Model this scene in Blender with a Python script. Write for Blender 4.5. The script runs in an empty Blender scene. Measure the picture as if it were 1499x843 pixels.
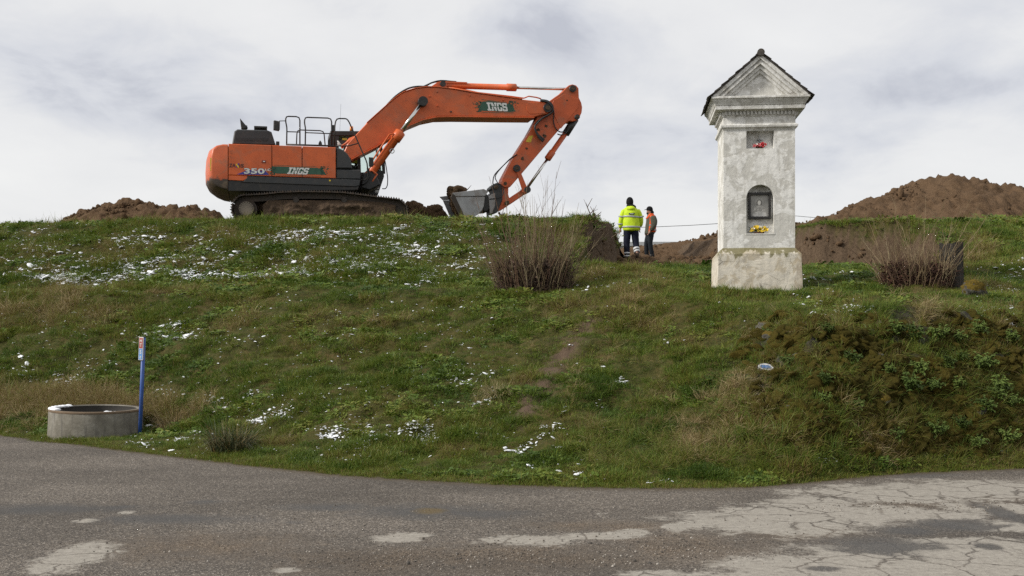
import bpy, bmesh, math, random
import numpy as np
from mathutils import Vector, Matrix, Euler, Quaternion

S = bpy.context.scene
C = S.collection
R = math.radians
random.seed(7)
rng = np.random.default_rng(11)

# ------------------------------------------------------------------ camera
FPX, CXP, HORY, EYE = 1607.0, 749.5, 475.0, 1.6     # focal length in photo pixels, principal column, horizon row, eye height
cam = bpy.data.objects.new('camera', bpy.data.cameras.new('camera'))
C.objects.link(cam)
cam.location = (0, 0, EYE)
cam.rotation_euler = (R(90), 0, 0)
cam.data.sensor_width = 36.0
cam.data.lens = 36.0 * FPX / 1499.0
cam.data.shift_y = (HORY - 421.5) / 1499.0
cam.data.clip_end = 3000
S.camera = cam

# ------------------------------------------------------------------ sky and sun
SUN_DIR = Vector((-0.93, -0.27, 0.62)).normalized()   # towards the sun
w = bpy.data.worlds.new('World'); S.world = w; w.use_nodes = True
wn, wl = w.node_tree.nodes, w.node_tree.links
wn.clear()
def W(t, **k):
    n = wn.new(t)
    for a, b in k.items(): setattr(n, a, b)
    return n
out = W('ShaderNodeOutputWorld'); bg = W('ShaderNodeBackground'); bg.inputs['Strength'].default_value = 0.1
sky = W('ShaderNodeTexSky'); sky.sky_type = 'NISHITA'; sky.sun_disc = False
sky.sun_elevation = math.asin(SUN_DIR.z); sky.sun_rotation = math.atan2(SUN_DIR.x, SUN_DIR.y)
tc = W('ShaderNodeTexCoord'); sep = W('ShaderNodeSeparateXYZ')
wl.new(tc.outputs['Generated'], sep.inputs[0])
def wm(op, a, b=None, c=None):
    n = W('ShaderNodeMath', operation=op)
    for i, v in enumerate((a, b, c)):
        if v is None: continue
        if isinstance(v, (int, float)): n.inputs[i].default_value = v
        else: wl.new(v, n.inputs[i])
    return n.outputs[0]
zc = wm('ADD', wm('MAXIMUM', sep.outputs[2], 0.0), 0.32)
comb = W('ShaderNodeCombineXYZ')
wl.new(wm('DIVIDE', sep.outputs[0], zc), comb.inputs[0]); wl.new(wm('DIVIDE', sep.outputs[1], zc), comb.inputs[1])
def wnoise(scale, detail, rough, off, dist=0.0):
    m = W('ShaderNodeMapping'); m.inputs['Location'].default_value = off
    wl.new(comb.outputs[0], m.inputs['Vector'])
    n = W('ShaderNodeTexNoise'); n.inputs['Scale'].default_value = scale; n.inputs['Detail'].default_value = detail
    n.inputs['Roughness'].default_value = rough; n.inputs['Distortion'].default_value = dist
    wl.new(m.outputs[0], n.inputs['Vector']); return n.outputs['Fac']
big = wnoise(1.5, 6, 0.52, (3.1, 1.7, 0), 0.35)
fine = wnoise(4.6, 7, 0.58, (0.4, 8.2, 0), 0.3)
def blob(px, py, rx, ry):
    """soft patch of thicker, greyer cloud in the direction of a photo pixel"""
    d = Vector(((px - CXP) / FPX, 1, (HORY - py) / FPX)).normalized()
    az0, el0 = d.x / d.y, d.z / d.y
    a = wm('SUBTRACT', wm('DIVIDE', sep.outputs[0], wm('MAXIMUM', sep.outputs[1], 0.05)), az0)
    e = wm('SUBTRACT', wm('DIVIDE', sep.outputs[2], wm('MAXIMUM', sep.outputs[1], 0.05)), el0)
    a = wm('DIVIDE', a, rx / FPX); e = wm('DIVIDE', e, ry / FPX)
    q = wm('ADD', wm('MULTIPLY', a, a), wm('MULTIPLY', e, e))
    return wm('POWER', 2.718, wm('MULTIPLY', q, -1.0))
gray = wm('ADD', wm('MULTIPLY', big, 1.0), wm('MULTIPLY', fine, 0.55))
blobs = None
for bx in ((160, 110, 300, 75, .30), (800, 40, 150, 70, .34), (560, 20, 120, 40, .10), (1330, 130, 190, 70, .12), (1200, 200, 80, 60, .07),
           (470, 215, 150, 60, .08), (960, 240, 120, 60, .10), (620, 215, 90, 60, -.05), (1130, 60, 120, 50, -.10), (520, 70, 90, 60, -.06), (60, 290, 160, 50, -.10)):
    b = wm('MULTIPLY', blob(*bx[:4]), bx[4]*1.0)
    blobs = b if blobs is None else wm('ADD', blobs, b)
gray = wm('ADD', gray, wm('MULTIPLY', blobs, wm('ADD', wm('MULTIPLY', fine, 0.9), 0.5)))
ramp = W('ShaderNodeValToRGB'); wl.new(wm('ADD', wm('MULTIPLY', gray, .78), .125), ramp.inputs[0])
el = ramp.color_ramp.elements
el[0].position = 0.55; el[0].color = (8.1, 8.07, 8.0, 1)
el[1].position = 1.0; el[1].color = (4.9, 5.05, 5.6, 1)
e2 = ramp.color_ramp.elements.new(0.76); e2.color = (7.45, 7.45, 7.5, 1)
e3 = ramp.color_ramp.elements.new(0.90); e3.color = (6.25, 6.37, 6.75, 1)
mixs = W('ShaderNodeMix', data_type='RGBA'); mixs.inputs[0].default_value = 0.93
wl.new(sky.outputs[0], mixs.inputs[6]); wl.new(ramp.outputs[0], mixs.inputs[7])
wl.new(mixs.outputs[2], bg.inputs['Color']); wl.new(bg.outputs[0], out.inputs[0])

sl = bpy.data.lights.new('sun', 'SUN'); sl.energy = 3.3; sl.angle = R(8); sl.color = (1.0, 0.95, 0.87)
so = bpy.data.objects.new('sun', sl); C.objects.link(so)
so.rotation_euler = SUN_DIR.to_track_quat('Z', 'Y').to_euler()
so.location = (-20, -10, 30)
S.view_settings.view_transform = 'Standard'; S.view_settings.look = 'None'
S.view_settings.exposure = 0.18; S.view_settings.gamma = 1.0; S.view_settings.use_curve_mapping = False
S.render.engine = 'CYCLES'
S.cycles.max_bounces = 6; S.cycles.diffuse_bounces = 3; S.cycles.transparent_max_bounces = 12
S.cycles.use_adaptive_sampling = True
S.cycles.use_denoising = False
S.cycles.sample_clamp_indirect = 3.0; S.cycles.caustics_reflective = False; S.cycles.caustics_refractive = False

# ------------------------------------------------------------------ helpers
def px_pt(px, py, Y):
    return Vector(((px - CXP) / FPX * Y, Y, EYE + (HORY - py) / FPX * Y))
def _hash(ix, iy, iz):
    h = (ix.astype(np.int64) * 374761393 + iy.astype(np.int64) * 668265263 + iz.astype(np.int64) * 2147483647 + 1013904223) & 0xffffffff
    h = ((h ^ (h >> 13)) * 1274126177) & 0xffffffff
    h = ((h ^ (h >> 16)) * 2246822519) & 0xffffffff
    return ((h ^ (h >> 15)) & 0xffffff) / float(0xffffff)
def vnoise(x, y, z=None):
    """value noise, about -1..1"""
    x = np.asarray(x, float); y = np.asarray(y, float)
    z = np.zeros_like(x) if z is None else np.asarray(z, float)
    fx, fy, fz = np.floor(x), np.floor(y), np.floor(z)
    u, v, t = x - fx, y - fy, z - fz
    u = u*u*u*(u*(u*6-15)+10); v = v*v*v*(v*(v*6-15)+10); t = t*t*t*(t*(t*6-15)+10)
    r = 0
    for k in (0, 1):
        wz = t if k else 1 - t
        a = _hash(fx, fy, fz+k)*(1-u) + _hash(fx+1, fy, fz+k)*u
        b = _hash(fx, fy+1, fz+k)*(1-u) + _hash(fx+1, fy+1, fz+k)*u
        r = r + wz*(a*(1-v) + b*v)
    return r*2 - 1
def fbm(x, y, z=None, oct=4, gain=0.5, lac=2.03):
    x = np.asarray(x, float); y = np.asarray(y, float); z = np.zeros_like(x) if z is None else np.asarray(z, float)
    a, s, n = 1.0, 0.0, 0.0
    c, sn = math.cos(.6), math.sin(.6)
    for i in range(oct):
        s = s + a*vnoise(x + i*17.3, y - i*9.1, z + i*5.7); n += a
        a *= gain; x, y, z = (x*c - y*sn)*lac, (x*sn + y*c)*lac, z*lac
    return s / n
def smooth(a, b, x):
    t = np.clip((x - a)/(b - a), 0, 1); return t*t*(3 - 2*t)

def tag(o, label=None, cat=None, group=None, kind=None):
    if label: o['label'] = label
    if cat: o['category'] = cat
    if group: o['group'] = group
    if kind: o['kind'] = kind
    return o
def empty(name, loc=(0, 0, 0), rz=0.0, parent=None):
    o = bpy.data.objects.new(name, None); C.objects.link(o)
    o.location = loc; o.rotation_euler = (0, 0, rz); o.empty_display_size = 0.2
    if parent: o.parent = parent
    return o
def mesh_obj(name, verts, faces, mat=None, parent=None, sm=False):
    me = bpy.data.meshes.new(name)
    me.from_pydata([tuple(v) for v in verts], [], [tuple(f) for f in faces]); me.update()
    if sm: me.polygons.foreach_set('use_smooth', [True]*len(me.polygons))
    o = bpy.data.objects.new(name, me); C.objects.link(o)
    if mat: me.materials.append(mat)
    if parent: o.parent = parent
    return o
def grid_obj(name, P, mat=None, parent=None, sm=True):
    """P: (rows, cols, 3) array -> quad sheet"""
    r, c = P.shape[:2]
    me = bpy.data.meshes.new(name)
    i = np.arange((r-1)*(c-1)); a = (i//(c-1))*c + i % (c-1)
    F = np.stack([a, a+1, a+c+1, a+c], 1).astype(np.int32)
    me.vertices.add(r*c); me.vertices.foreach_set('co', P.reshape(-1).astype(np.float32))
    me.loops.add(F.size); me.loops.foreach_set('vertex_index', F.reshape(-1))
    me.polygons.add(len(F)); me.polygons.foreach_set('loop_start', np.arange(0, F.size, 4, dtype=np.int32))
    me.update(calc_edges=True)
    if sm: me.polygons.foreach_set('use_smooth', np.ones(len(F), bool))
    o = bpy.data.objects.new(name, me); C.objects.link(o)
    if mat: me.materials.append(mat)
    if parent: o.parent = parent
    return o
def attr(me, name, vals, typ='FLOAT', dom='POINT'):
    a = me.attributes.new(name, typ, dom)
    key = 'vector' if typ == 'FLOAT_VECTOR' else 'value'
    a.data.foreach_set(key, np.asarray(vals).reshape(-1))

class MB:
    """collects shapes; build() links them as one mesh object"""
    def __init__(self): self.v = []; self.f = []; self.s = []
    def add(self, vs, fs, smooth=False):
        b = len(self.v); self.v += [tuple(v) for v in vs]
        self.f += [tuple(i + b for i in f) for f in fs]; self.s += [smooth]*len(fs); return self
    def box(self, a, b, M=None):
        x0, y0, z0 = a; x1, y1, z1 = b
        vs = [Vector(p) for p in ((x0,y0,z0),(x1,y0,z0),(x1,y1,z0),(x0,y1,z0),(x0,y0,z1),(x1,y0,z1),(x1,y1,z1),(x0,y1,z1))]
        if M: vs = [M @ v for v in vs]
        return self.add(vs, [(0,3,2,1),(4,5,6,7),(0,1,5,4),(1,2,6,5),(2,3,7,6),(3,0,4,7)])
    def prism(self, poly, y0, y1, M=None, bev=0.0):
        """poly: (x, z) outline extruded along y; bev shrinks the outer ends a little for a soft edge"""
        if sum(poly[i][0]*poly[(i+1) % len(poly)][1] - poly[(i+1) % len(poly)][0]*poly[i][1] for i in range(len(poly))) < 0: poly = poly[::-1]
        n = len(poly); cx = sum(p[0] for p in poly)/n; cz = sum(p[1] for p in poly)/n
        def inset(d):
            o = []
            for i in range(n):
                p0, p1, p2 = Vector(poly[i-1]), Vector(poly[i]), Vector(poly[(i+1) % n])
                e1 = (p1-p0).normalized(); e2 = (p2-p1).normalized()
                n1 = Vector((-e1.y, e1.x)); n2 = Vector((-e2.y, e2.x))
                m = (n1+n2); l = m.length
                m = m/l if l > 1e-6 else n1
                k = d/max(.5, m.dot(n1)); o.append((p1.x + m.x*k, p1.y + m.y*k))
            return o
        rings = []
        sg = 1 if y1 > y0 else -1
        if bev > 0:
            ins = inset(bev)
            rings = [(ins, y0), (poly, y0 + sg*bev), (poly, y1 - sg*bev), (ins, y1)]
        else: rings = [(poly, y0), (poly, y1)]
        vs = [Vector((p[0], y, p[1])) for r, y in rings for p in r]
        if M: vs = [M @ v for v in vs]
        fs = []
        for k in range(len(rings)-1):
            for i in range(n):
                j = (i+1) % n; q = (k*n+i, k*n+j, (k+1)*n+j, (k+1)*n+i)
                fs.append(q if sg < 0 else q[::-1])
        a = tuple(range(n)); b = tuple(range((len(rings)-1)*n, len(rings)*n))
        fs.append(a[::-1] if sg < 0 else a); fs.append(b if sg < 0 else b[::-1])
        return self.add(vs, fs)
    def tube(self, pts, r, n=8, caps=True, smooth=True):
        pts = [Vector(p) for p in pts]; m = len(pts)
        rs = r if isinstance(r, (list, tuple)) else [r]*m
        vs, fs = [], []
        up = None
        for i, p in enumerate(pts):
            d = (pts[min(i+1, m-1)] - pts[max(i-1, 0)])
            d = d.normalized() if d.length > 1e-9 else Vector((0,0,1))
            if up is None:
                up = Vector((0,0,1)) if abs(d.z) < .9 else Vector((1,0,0))
            a = d.cross(up)
            if a.length < 1e-6: a = d.cross(Vector((0,1,.1)))
            a.normalize(); b = d.cross(a).normalized(); up = a.cross(d)
            for k in range(n):
                t = 2*math.pi*k/n; vs.append(p + (a*math.cos(t) + b*math.sin(t))*rs[i])
        for i in range(m-1):
            for k in range(n):
                q = (k+1) % n; fs.append((i*n+k, i*n+q, (i+1)*n+q, (i+1)*n+k))
        self.add(vs, fs, smooth)
        if caps:
            b0 = len(self.v) - m*n
            self.f += [tuple(range(b0, b0+n))[::-1], tuple(range(b0+(m-1)*n, b0+m*n))]; self.s += [False, False]
        return self
    def cyl(self, a, b, r, n=16): return self.tube([a, b], r, n)
    def lathe(self, prof, c=(0,0,0), n=24, M=None):
        vs, fs = [], []
        for rr, z in prof:
            for k in range(n):
                t = 2*math.pi*k/n; vs.append(Vector((c[0]+rr*math.cos(t), c[1]+rr*math.sin(t), c[2]+z)))
        if M: vs = [M @ v for v in vs]
        for i in range(len(prof)-1):
            for k in range(n):
                q = (k+1) % n; fs.append((i*n+k, i*n+q, (i+1)*n+q, (i+1)*n+k))
        return self.add(vs, fs, True)
    def loft(self, rings, n=14, caps=True, smooth=True):
        """rings: (center, rx, ry, axis_x, axis_y)"""
        vs, fs = [], []
        for c, rx, ry, ax, ay in rings:
            for k in range(n):
                t = 2*math.pi*k/n; vs.append(Vector(c) + Vector(ax)*rx*math.cos(t) + Vector(ay)*ry*math.sin(t))
        m = len(rings)
        for i in range(m-1):
            for k in range(n):
                q = (k+1) % n; fs.append((i*n+k, i*n+q, (i+1)*n+q, (i+1)*n+k))
        if caps: fs += [tuple(range(n))[::-1], tuple(range((m-1)*n, m*n))]
        return self.add(vs, fs, smooth)
    def build(self, name, mat=None, parent=None, bevel=0.0):
        o = mesh_obj(name, self.v, self.f, mat, parent)
        o.data.polygons.foreach_set('use_smooth', self.s)
        bm = bmesh.new(); bm.from_mesh(o.data); bmesh.ops.recalc_face_normals(bm, faces=bm.faces); bm.to_mesh(o.data); bm.free()
        if bevel:
            md = o.modifiers.new('bevel', 'BEVEL'); md.width = bevel; md.segments = 2; md.limit_method = 'ANGLE'; md.angle_limit = R(40)
        return o
def copy_tree(o, parent=None):
    c = o.copy(); C.objects.link(c)
    if parent: c.parent = parent
    for ch in list(o.children): copy_tree(ch, c)
    return c

# ------------------------------------------------------------------ materials
class NT:
    """small node-tree helper"""
    def __init__(self, name):
        self.m = bpy.data.materials.new(name); self.m.use_nodes = True
        self.n = self.m.node_tree.nodes; self.l = self.m.node_tree.links
        self.b = self.n['Principled BSDF']; self._c = None
    def set(self, inp, v):
        if hasattr(v, 'is_output') or isinstance(v, bpy.types.NodeSocket): self.l.new(v, inp)
        elif isinstance(v, (tuple, list)): inp.default_value = (*v, 1) if len(v) == 3 and inp.type == 'RGBA' else v
        else: inp.default_value = v
    def P(self, **k):
        for a, v in k.items(): self.set(self.b.inputs[{'col':'Base Color','rough':'Roughness','metal':'Metallic','normal':'Normal','spec':'Specular IOR Level','coat':'Coat Weight','trans':'Transmission Weight','sss':'Subsurface Weight','alpha':'Alpha','ior':'IOR','sheen':'Sheen Weight'}[a]], v)
        return self
    def co(self, kind='Object'):
        if self._c is None: self._c = self.n.new('ShaderNodeTexCoord')
        return self._c.outputs[kind]
    def geo(self, kind='Position'): return self.n.new('ShaderNodeNewGeometry').outputs[kind]
    def map(self, v, scale=(1,1,1), loc=(0,0,0), rot=(0,0,0)):
        m = self.n.new('ShaderNodeMapping'); self.l.new(v, m.inputs[0])
        m.inputs['Scale'].default_value = scale; m.inputs['Location'].default_value = loc; m.inputs['Rotation'].default_value = rot
        return m.outputs[0]
    def noise(self, scale, detail=4, rough=.55, vec=None, dist=0, out='Fac'):
        n = self.n.new('ShaderNodeTexNoise'); n.inputs['Scale'].default_value = scale; n.inputs['Detail'].default_value = detail
        n.inputs['Roughness'].default_value = rough; n.inputs['Distortion'].default_value = dist
        self.l.new(vec if vec is not None else self.co(), n.inputs['Vector']); return n.outputs[out]
    def vor(self, scale, vec=None, feature='F1', out='Distance', rand=1.0):
        n = self.n.new('ShaderNodeTexVoronoi'); n.feature = feature; n.inputs['Scale'].default_value = scale; n.inputs['Randomness'].default_value = rand
        self.l.new(vec if vec is not None else self.co(), n.inputs['Vector']); return n.outputs[out]
    def math(self, op, a, b=None, c=None, clamp=False):
        n = self.n.new('ShaderNodeMath'); n.operation = op; n.use_clamp = clamp
        for i, v in enumerate((a, b, c)):
            if v is not None: self.set(n.inputs[i], v)
        return n.outputs[0]
    def ramp(self, f, *stops, interp='LINEAR'):
        n = self.n.new('ShaderNodeValToRGB'); self.l.new(f, n.inputs[0]); cr = n.color_ramp; cr.interpolation = interp
        while len(cr.elements) < len(stops): cr.elements.new(0.5)
        for e, (p, c) in zip(cr.elements, stops):
            e.position = p; e.color = (c, c, c, 1) if isinstance(c, (int, float)) else (*c, 1)
        return n.outputs[0]
    def mix(self, f, a, b, blend='MIX'):
        n = self.n.new('ShaderNodeMix'); n.data_type = 'RGBA'; n.blend_type = blend
        self.set(n.inputs[0], f); self.set(n.inputs[6], a); self.set(n.inputs[7], b); return n.outputs[2]
    def attr(self, name, typ='GEOMETRY', out='Fac'):
        n = self.n.new('ShaderNodeAttribute'); n.attribute_name = name; n.attribute_type = typ; return n.outputs[out]
    def sep(self, v):
        n = self.n.new('ShaderNodeSeparateXYZ'); self.l.new(v, n.inputs[0]); return n.outputs
    def bump(self, h, strength=.3, dist=.02, normal=None):
        n = self.n.new('ShaderNodeBump'); n.inputs['Strength'].default_value = strength; n.inputs['Distance'].default_value = dist
        self.l.new(h, n.inputs['Height'])
        if normal is not None: self.l.new(normal, n.inputs['Normal'])
        return n.outputs[0]
def plain(name, col, rough=.6, metal=0, dirt=0.0, scale=8, dcol=(.10, .075, .05), **k):
    t = NT(name); c = col
    v = t.noise(scale, 5, .6)
    c = t.mix(t.ramp(v, (.35, 0), (.7, 1)), tuple(x*.86 for x in col), tuple(min(1, x*1.1) for x in col))
    if dirt:
        d = t.noise(scale*.5, 6, .68, dist=.4)
        c = t.mix(t.math('MULTIPLY', t.ramp(d, (.48, 0), (.68, 1)), dirt), c, dcol)
    t.P(col=c, rough=rough, metal=metal, **k)
    return t.m
# ------------------------------------------------------------------ terrain shape
# each column of the hillside: (photo column the ray passes, [(distance, height)] road edge, foot, mid slope, terrace lip, terrace back, upper slope, crest)
COLS = [
 (-600, [(26.5,0),(28,.3),(30,1.2),(32.5,2.3),(34,2.5),(36,3.3),(38,4.2)]),
 (-250, [(19.8,0),(21.5,.3),(23.7,1.25),(26,2.2),(27.5,2.34),(29.6,3.2),(32,4.2)]),
 (0,    [(15.87,0),(17.6,.28),(19.8,1.25),(22,2.2),(23.5,2.34),(25.6,3.2),(28,4.17)]),
 (205,  [(13.75,0),(16.2,.2),(18.6,1.2),(21.3,2.26),(22.8,2.40),(24.7,3.2),(27,4.15)]),
 (350,  [(12.6,0),(14.2,.16),(17.2,1.15),(20.3,2.23),(21.8,2.37),(24,3.2),(26.5,4.13)]),
 (500,  [(11.69,0),(12.8,.13),(16,1.1),(19.5,2.2),(21.0,2.34),(23.3,3.18),(26,4.12)]),
 (700,  [(11.08,0),(11.9,.1),(15,1.05),(18.3,2.12),(19.9,2.32),(22.8,3.15),(25.7,4.10)]),
 (850,  [(10.85,0),(11.4,.07),(14,.95),(17.2,2.0),(19.5,2.42),(22.5,2.95),(25.4,4.06)]),
 (950,  [(10.78,0),(11.35,.07),(13.5,.9),(16.5,1.94),(19.5,2.42),(22.5,2.85),(26,4.05)]),
 (1100, [(10.83,0),(11.3,.12),(12.6,.95),(15.4,1.92),(19,2.22),(22.5,2.8),(26,4.08)]),
 (1200, [(11.28,0),(11.65,.16),(12.4,.98),(14.3,1.84),(18.5,2.22),(22,2.8),(26,4.1)]),
 (1300, [(11.8,0),(12.15,.16),(12.75,1.0),(14.1,1.80),(17,2.12),(21.5,2.8),(26.3,4.12)]),
 (1400, [(12.05,0),(12.4,.16),(13.0,.95),(14.3,1.70),(17,2.08),(21.5,2.85),(26.2,4.12)]),
 (1499, [(12.3,0),(12.65,.16),(13.3,.88),(14.7,1.55),(17.5,2.08),(21.5,2.9),(26,4.12)]),
 (1800, [(13.0,0),(13.4,.14),(14.4,.9),(16,1.65),(18,2.1),(21.8,2.9),(26.3,4.12)]),
 (2300, [(14.3,0),(14.8,.14),(15.8,.9),(17.2,1.7),(19,2.1),(22.4,2.9),(27,4.12)])]
_pxs = np.arange(-600, 2301, 4.0)
_cY = np.array([[p[0] for p in c[1]] for c in COLS]); _cZ = np.array([[p[1] for p in c[1]] for c in COLS]); _cp = np.array([c[0] for c in COLS], float)
def _sm(a, s):
    k = np.exp(-.5*(np.arange(-30, 31)*4.0/s)**2); k /= k.sum()
    return np.convolve(np.pad(a, 30, mode='edge'), k, 'valid')
TY = np.stack([_sm(np.interp(_pxs, _cp, _cY[:, k]), 26) for k in range(7)], 1)
TZ = np.stack([_sm(np.interp(_pxs, _cp, _cZ[:, k]), 26) for k in range(7)], 1)
def ctrl(px):
    return [np.interp(px, _pxs, TY[:, k]) for k in range(7)], [np.interp(px, _pxs, TZ[:, k]) for k in range(7)]
def _lin(px, Y):
    ys, zs = ctrl(px)
    z = zs[0] + (Y - ys[0])*.35
    z = np.maximum(z, -.12)
    for k in range(6):
        t = np.clip((Y - ys[k])/(ys[k+1] - ys[k]), 0, 1)
        z = np.where(Y >= ys[k], zs[k] + t*(zs[k+1] - zs[k]), z)
    return np.where(Y > ys[6], zs[6] + np.minimum(Y - ys[6], 8)*.02, z)
FLOOR_Y = [10, 19.5, 22.5, 26, 28, 31, 34.5, 38, 60]; FLOOR_Z = [0, 2.42, 2.68, 2.98, 3.16, 3.44, 3.68, 3.85, 4.0]
TRENCH = np.array([(1.0,20.5),(1.55,23.4),(1.72,24.9),(2.75,28.0),(3.2,34.0),(3.4,37.0),(5.1,36.5),(6.0,32.0),(7.0,27.4),(8.95,25.6),(9.3,23.5),(8.6,20.5)])
def poly_sdf(x, y, poly):
    """distance to the outline, negative inside"""
    d = np.full(np.shape(x), 1e9); ins = np.zeros(np.shape(x), bool); n = len(poly)
    for i in range(n):
        ax, ay = poly[i]; bx, by = poly[(i+1) % n]
        ex, ey = bx-ax, by-ay
        t = np.clip(((x-ax)*ex + (y-ay)*ey)/(ex*ex+ey*ey), 0, 1)
        d = np.minimum(d, np.hypot(x-ax-t*ex, y-ay-t*ey))
        c = ((ay > y) != (by > y)) & (x < (bx-ax)*(y-ay)/(by-ay+1e-12) + ax)
        ins ^= c
    return np.where(ins, -d, d)
SHR = np.array((3.975, 17.95)); SHR_ROT = R(-6.0)
def smooth_ground(x, y):
    Y = np.maximum(y, 1.0); px = CXP + FPX*x/Y
    return (_lin(px, Y-.3) + _lin(px, Y-.1) + _lin(px, Y+.1) + _lin(px, Y+.3))/4
def rocky(x, y):
    """0..1: the steep stony bank below the shrine"""
    Y = np.maximum(y, 1.0); px = CXP + FPX*x/Y
    z = smooth_ground(x, y); py = HORY - (z-EYE)*FPX/Y
    e = smooth(1040, 1150, px + 34*fbm(x*1.3, y*1.3, oct=3)) * smooth(446, 486, py + 16*fbm(x*2, y*2, oct=3)) * (1 - smooth(625, 685, py)) * (1 - smooth(1560, 1700, px))
    return e
def ground(x, y, detail=True):
    x = np.asarray(x, float); y = np.asarray(y, float)
    Y = np.maximum(y, 1.0); px = CXP + FPX*x/Y
    z = smooth_ground(x, y)
    ys, _ = ctrl(px)
    din = Y - ys[0]
    if detail:
        k = smooth(.15, 1.3, din)
        n = fbm(x*.55, y*.55, oct=2)*.10 + fbm(x*1.9+3, y*1.9, oct=3)*.085 + fbm(x*5.0, y*5.0+7, oct=3)*.075
        ds = np.hypot(x-SHR[0], y-SHR[1]); k2 = smooth(.6, 1.5, ds)*.8 + .2
        crest = 1 - .55*smooth(-2.0, 0.3, Y - ys[6])
        z = z + n*k*k2*crest + fbm(x*9, y*9, oct=2)*.012 + fbm(x*2.6, y*2.6, oct=3)*.05*(1-smooth(.3, .9, din))
        z = np.where((din > .05) & (din < 1.6), np.maximum(z, .012 + .055*(din-.05)), z)
        # small slips and sheep-track steps across the slope
        st = np.abs(((z*2.3 + .5*fbm(x*.8, y*.8, oct=3)) % 1.0) - .5)
        z = z + (st-.25)*.09*k*k2*smooth(.5, 1.2, z)*(1-smooth(3.6, 4.0, z))
        rk = rocky(x, y)
        rd = 1 - np.abs(fbm(x*1.6, y*1.6+z*1.6, oct=4))
        z = z + rk*((rd-.75)*.30 + fbm(x*4.5, y*4.5, oct=3)*.08)
    z = z - (z-.035)*.8*np.exp(-(np.hypot(x+5.75, y-15.35)/.95)**4)*(din > 0)
    fl = np.interp(Y, FLOOR_Y, FLOOR_Z)
    wob = fbm(x*1.6, y*1.6, z*1.2, oct=3)*.22 + fbm(x*6, y*6, oct=2)*.10 if detail else 0
    d = poly_sdf(x, y, TRENCH) + wob
    right = smooth(3.0, 5.4, x); steep = 5.5*(1-right) + 2.3*right
    steep = np.where((x > 3.6) & (x < 6.4) & (y > 29), 1.0, steep)
    if detail: fl = fl + fbm(x*2.2, y*2.2, oct=4)*.06*smooth(24, 27, Y)
    cut = fl + np.maximum(d, 0)*steep
    if detail: cut = cut + smooth(.03, .3, d)*(fbm(x*5, y*5, z*4, oct=4)*.10)
    return np.where(Y > 20.6, np.minimum(z, np.where(Y < 23, np.maximum(cut, z - (Y-20.6)*.1*2), cut)), z)
def soil_mask(x, y):
    x = np.asarray(x, float); y = np.asarray(y, float)
    base = smooth_ground(x, y); g = ground(x, y, False)
    dug = smooth(.10, .28, base - g + .08*fbm(x*3, y*3, oct=3))
    d = poly_sdf(x, y, TRENCH)
    fl = smooth(25.9, 26.9, y + .8*fbm(x*1.2, y*1.2, oct=3))*(d < .1)
    side = ((d > -.45) & (y > 24.0)).astype(float)
    back = smooth(27.6, 28.4, y + .6*fbm(x*1.5, y*1.5, oct=3))*smooth(2.9, 3.4, x)*(1-smooth(7.4, 8.3, x + .3*fbm(x*2, y*2)))
    fl = np.maximum(fl, back)
    return np.clip(np.maximum(fl, dug*np.maximum(smooth(25.2, 26.3, y + .5*fbm(x*1.7, y*1.7, oct=3)), side)), 0, 1)
_hp = np.arange(-180, 1681, 5.0); _hY = np.arange(8.6, 45, .08)
_hx = ((_hp-CXP)/FPX)[:, None]*_hY[None, :]
_hpy = np.minimum.accumulate(HORY - (ground(_hx, np.broadcast_to(_hY, _hx.shape), False)-EYE)*FPX/_hY[None, :], axis=1)
_hrow = np.arange(255, 760, 1.0)
_hmap = np.stack([np.interp(-_hrow, -r_, _hY) for r_ in (_hpy - np.arange(len(_hY))*1e-6)])      # (column, row) -> distance
def hit(px, py):
    """where the ray through a photo pixel meets the ground"""
    px = np.atleast_1d(np.asarray(px, float)); py = np.atleast_1d(np.asarray(py, float))
    fi = np.clip((px-_hp[0])/5.0, 0, len(_hp)-1.001); fj = np.clip(py-_hrow[0], 0, len(_hrow)-1.001); i, j = fi.astype(int), fj.astype(int); a, b = fi-i, fj-j
    Y = (_hmap[i, j]*(1-b)+_hmap[i, j+1]*b)*(1-a) + (_hmap[i+1, j]*(1-b)+_hmap[i+1, j+1]*b)*a
    X = (px-CXP)/FPX*Y
    return np.stack([X, Y, ground(X, Y)], -1)

# scars: worn bare track and slips, as blobs on the slope (world metres)
_tr = hit([872, 862, 852, 842, 832, 824, 815, 807, 800, 792, 785, 778, 772, 790, 775, 762], [464, 474, 485, 495, 506, 517, 528, 540, 550, 561, 572, 584, 595, 555, 578, 604])
def bare(x, y):
    m = np.zeros(np.shape(x))
    for i, p in enumerate(_tr):
        m = np.maximum(m, np.exp(-(((x-p[0])/.20)**2 + ((y-p[1])/.30)**2)))
    return m*smooth(-.25, .35, fbm(x*4, y*4, oct=3) + .30)

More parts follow.
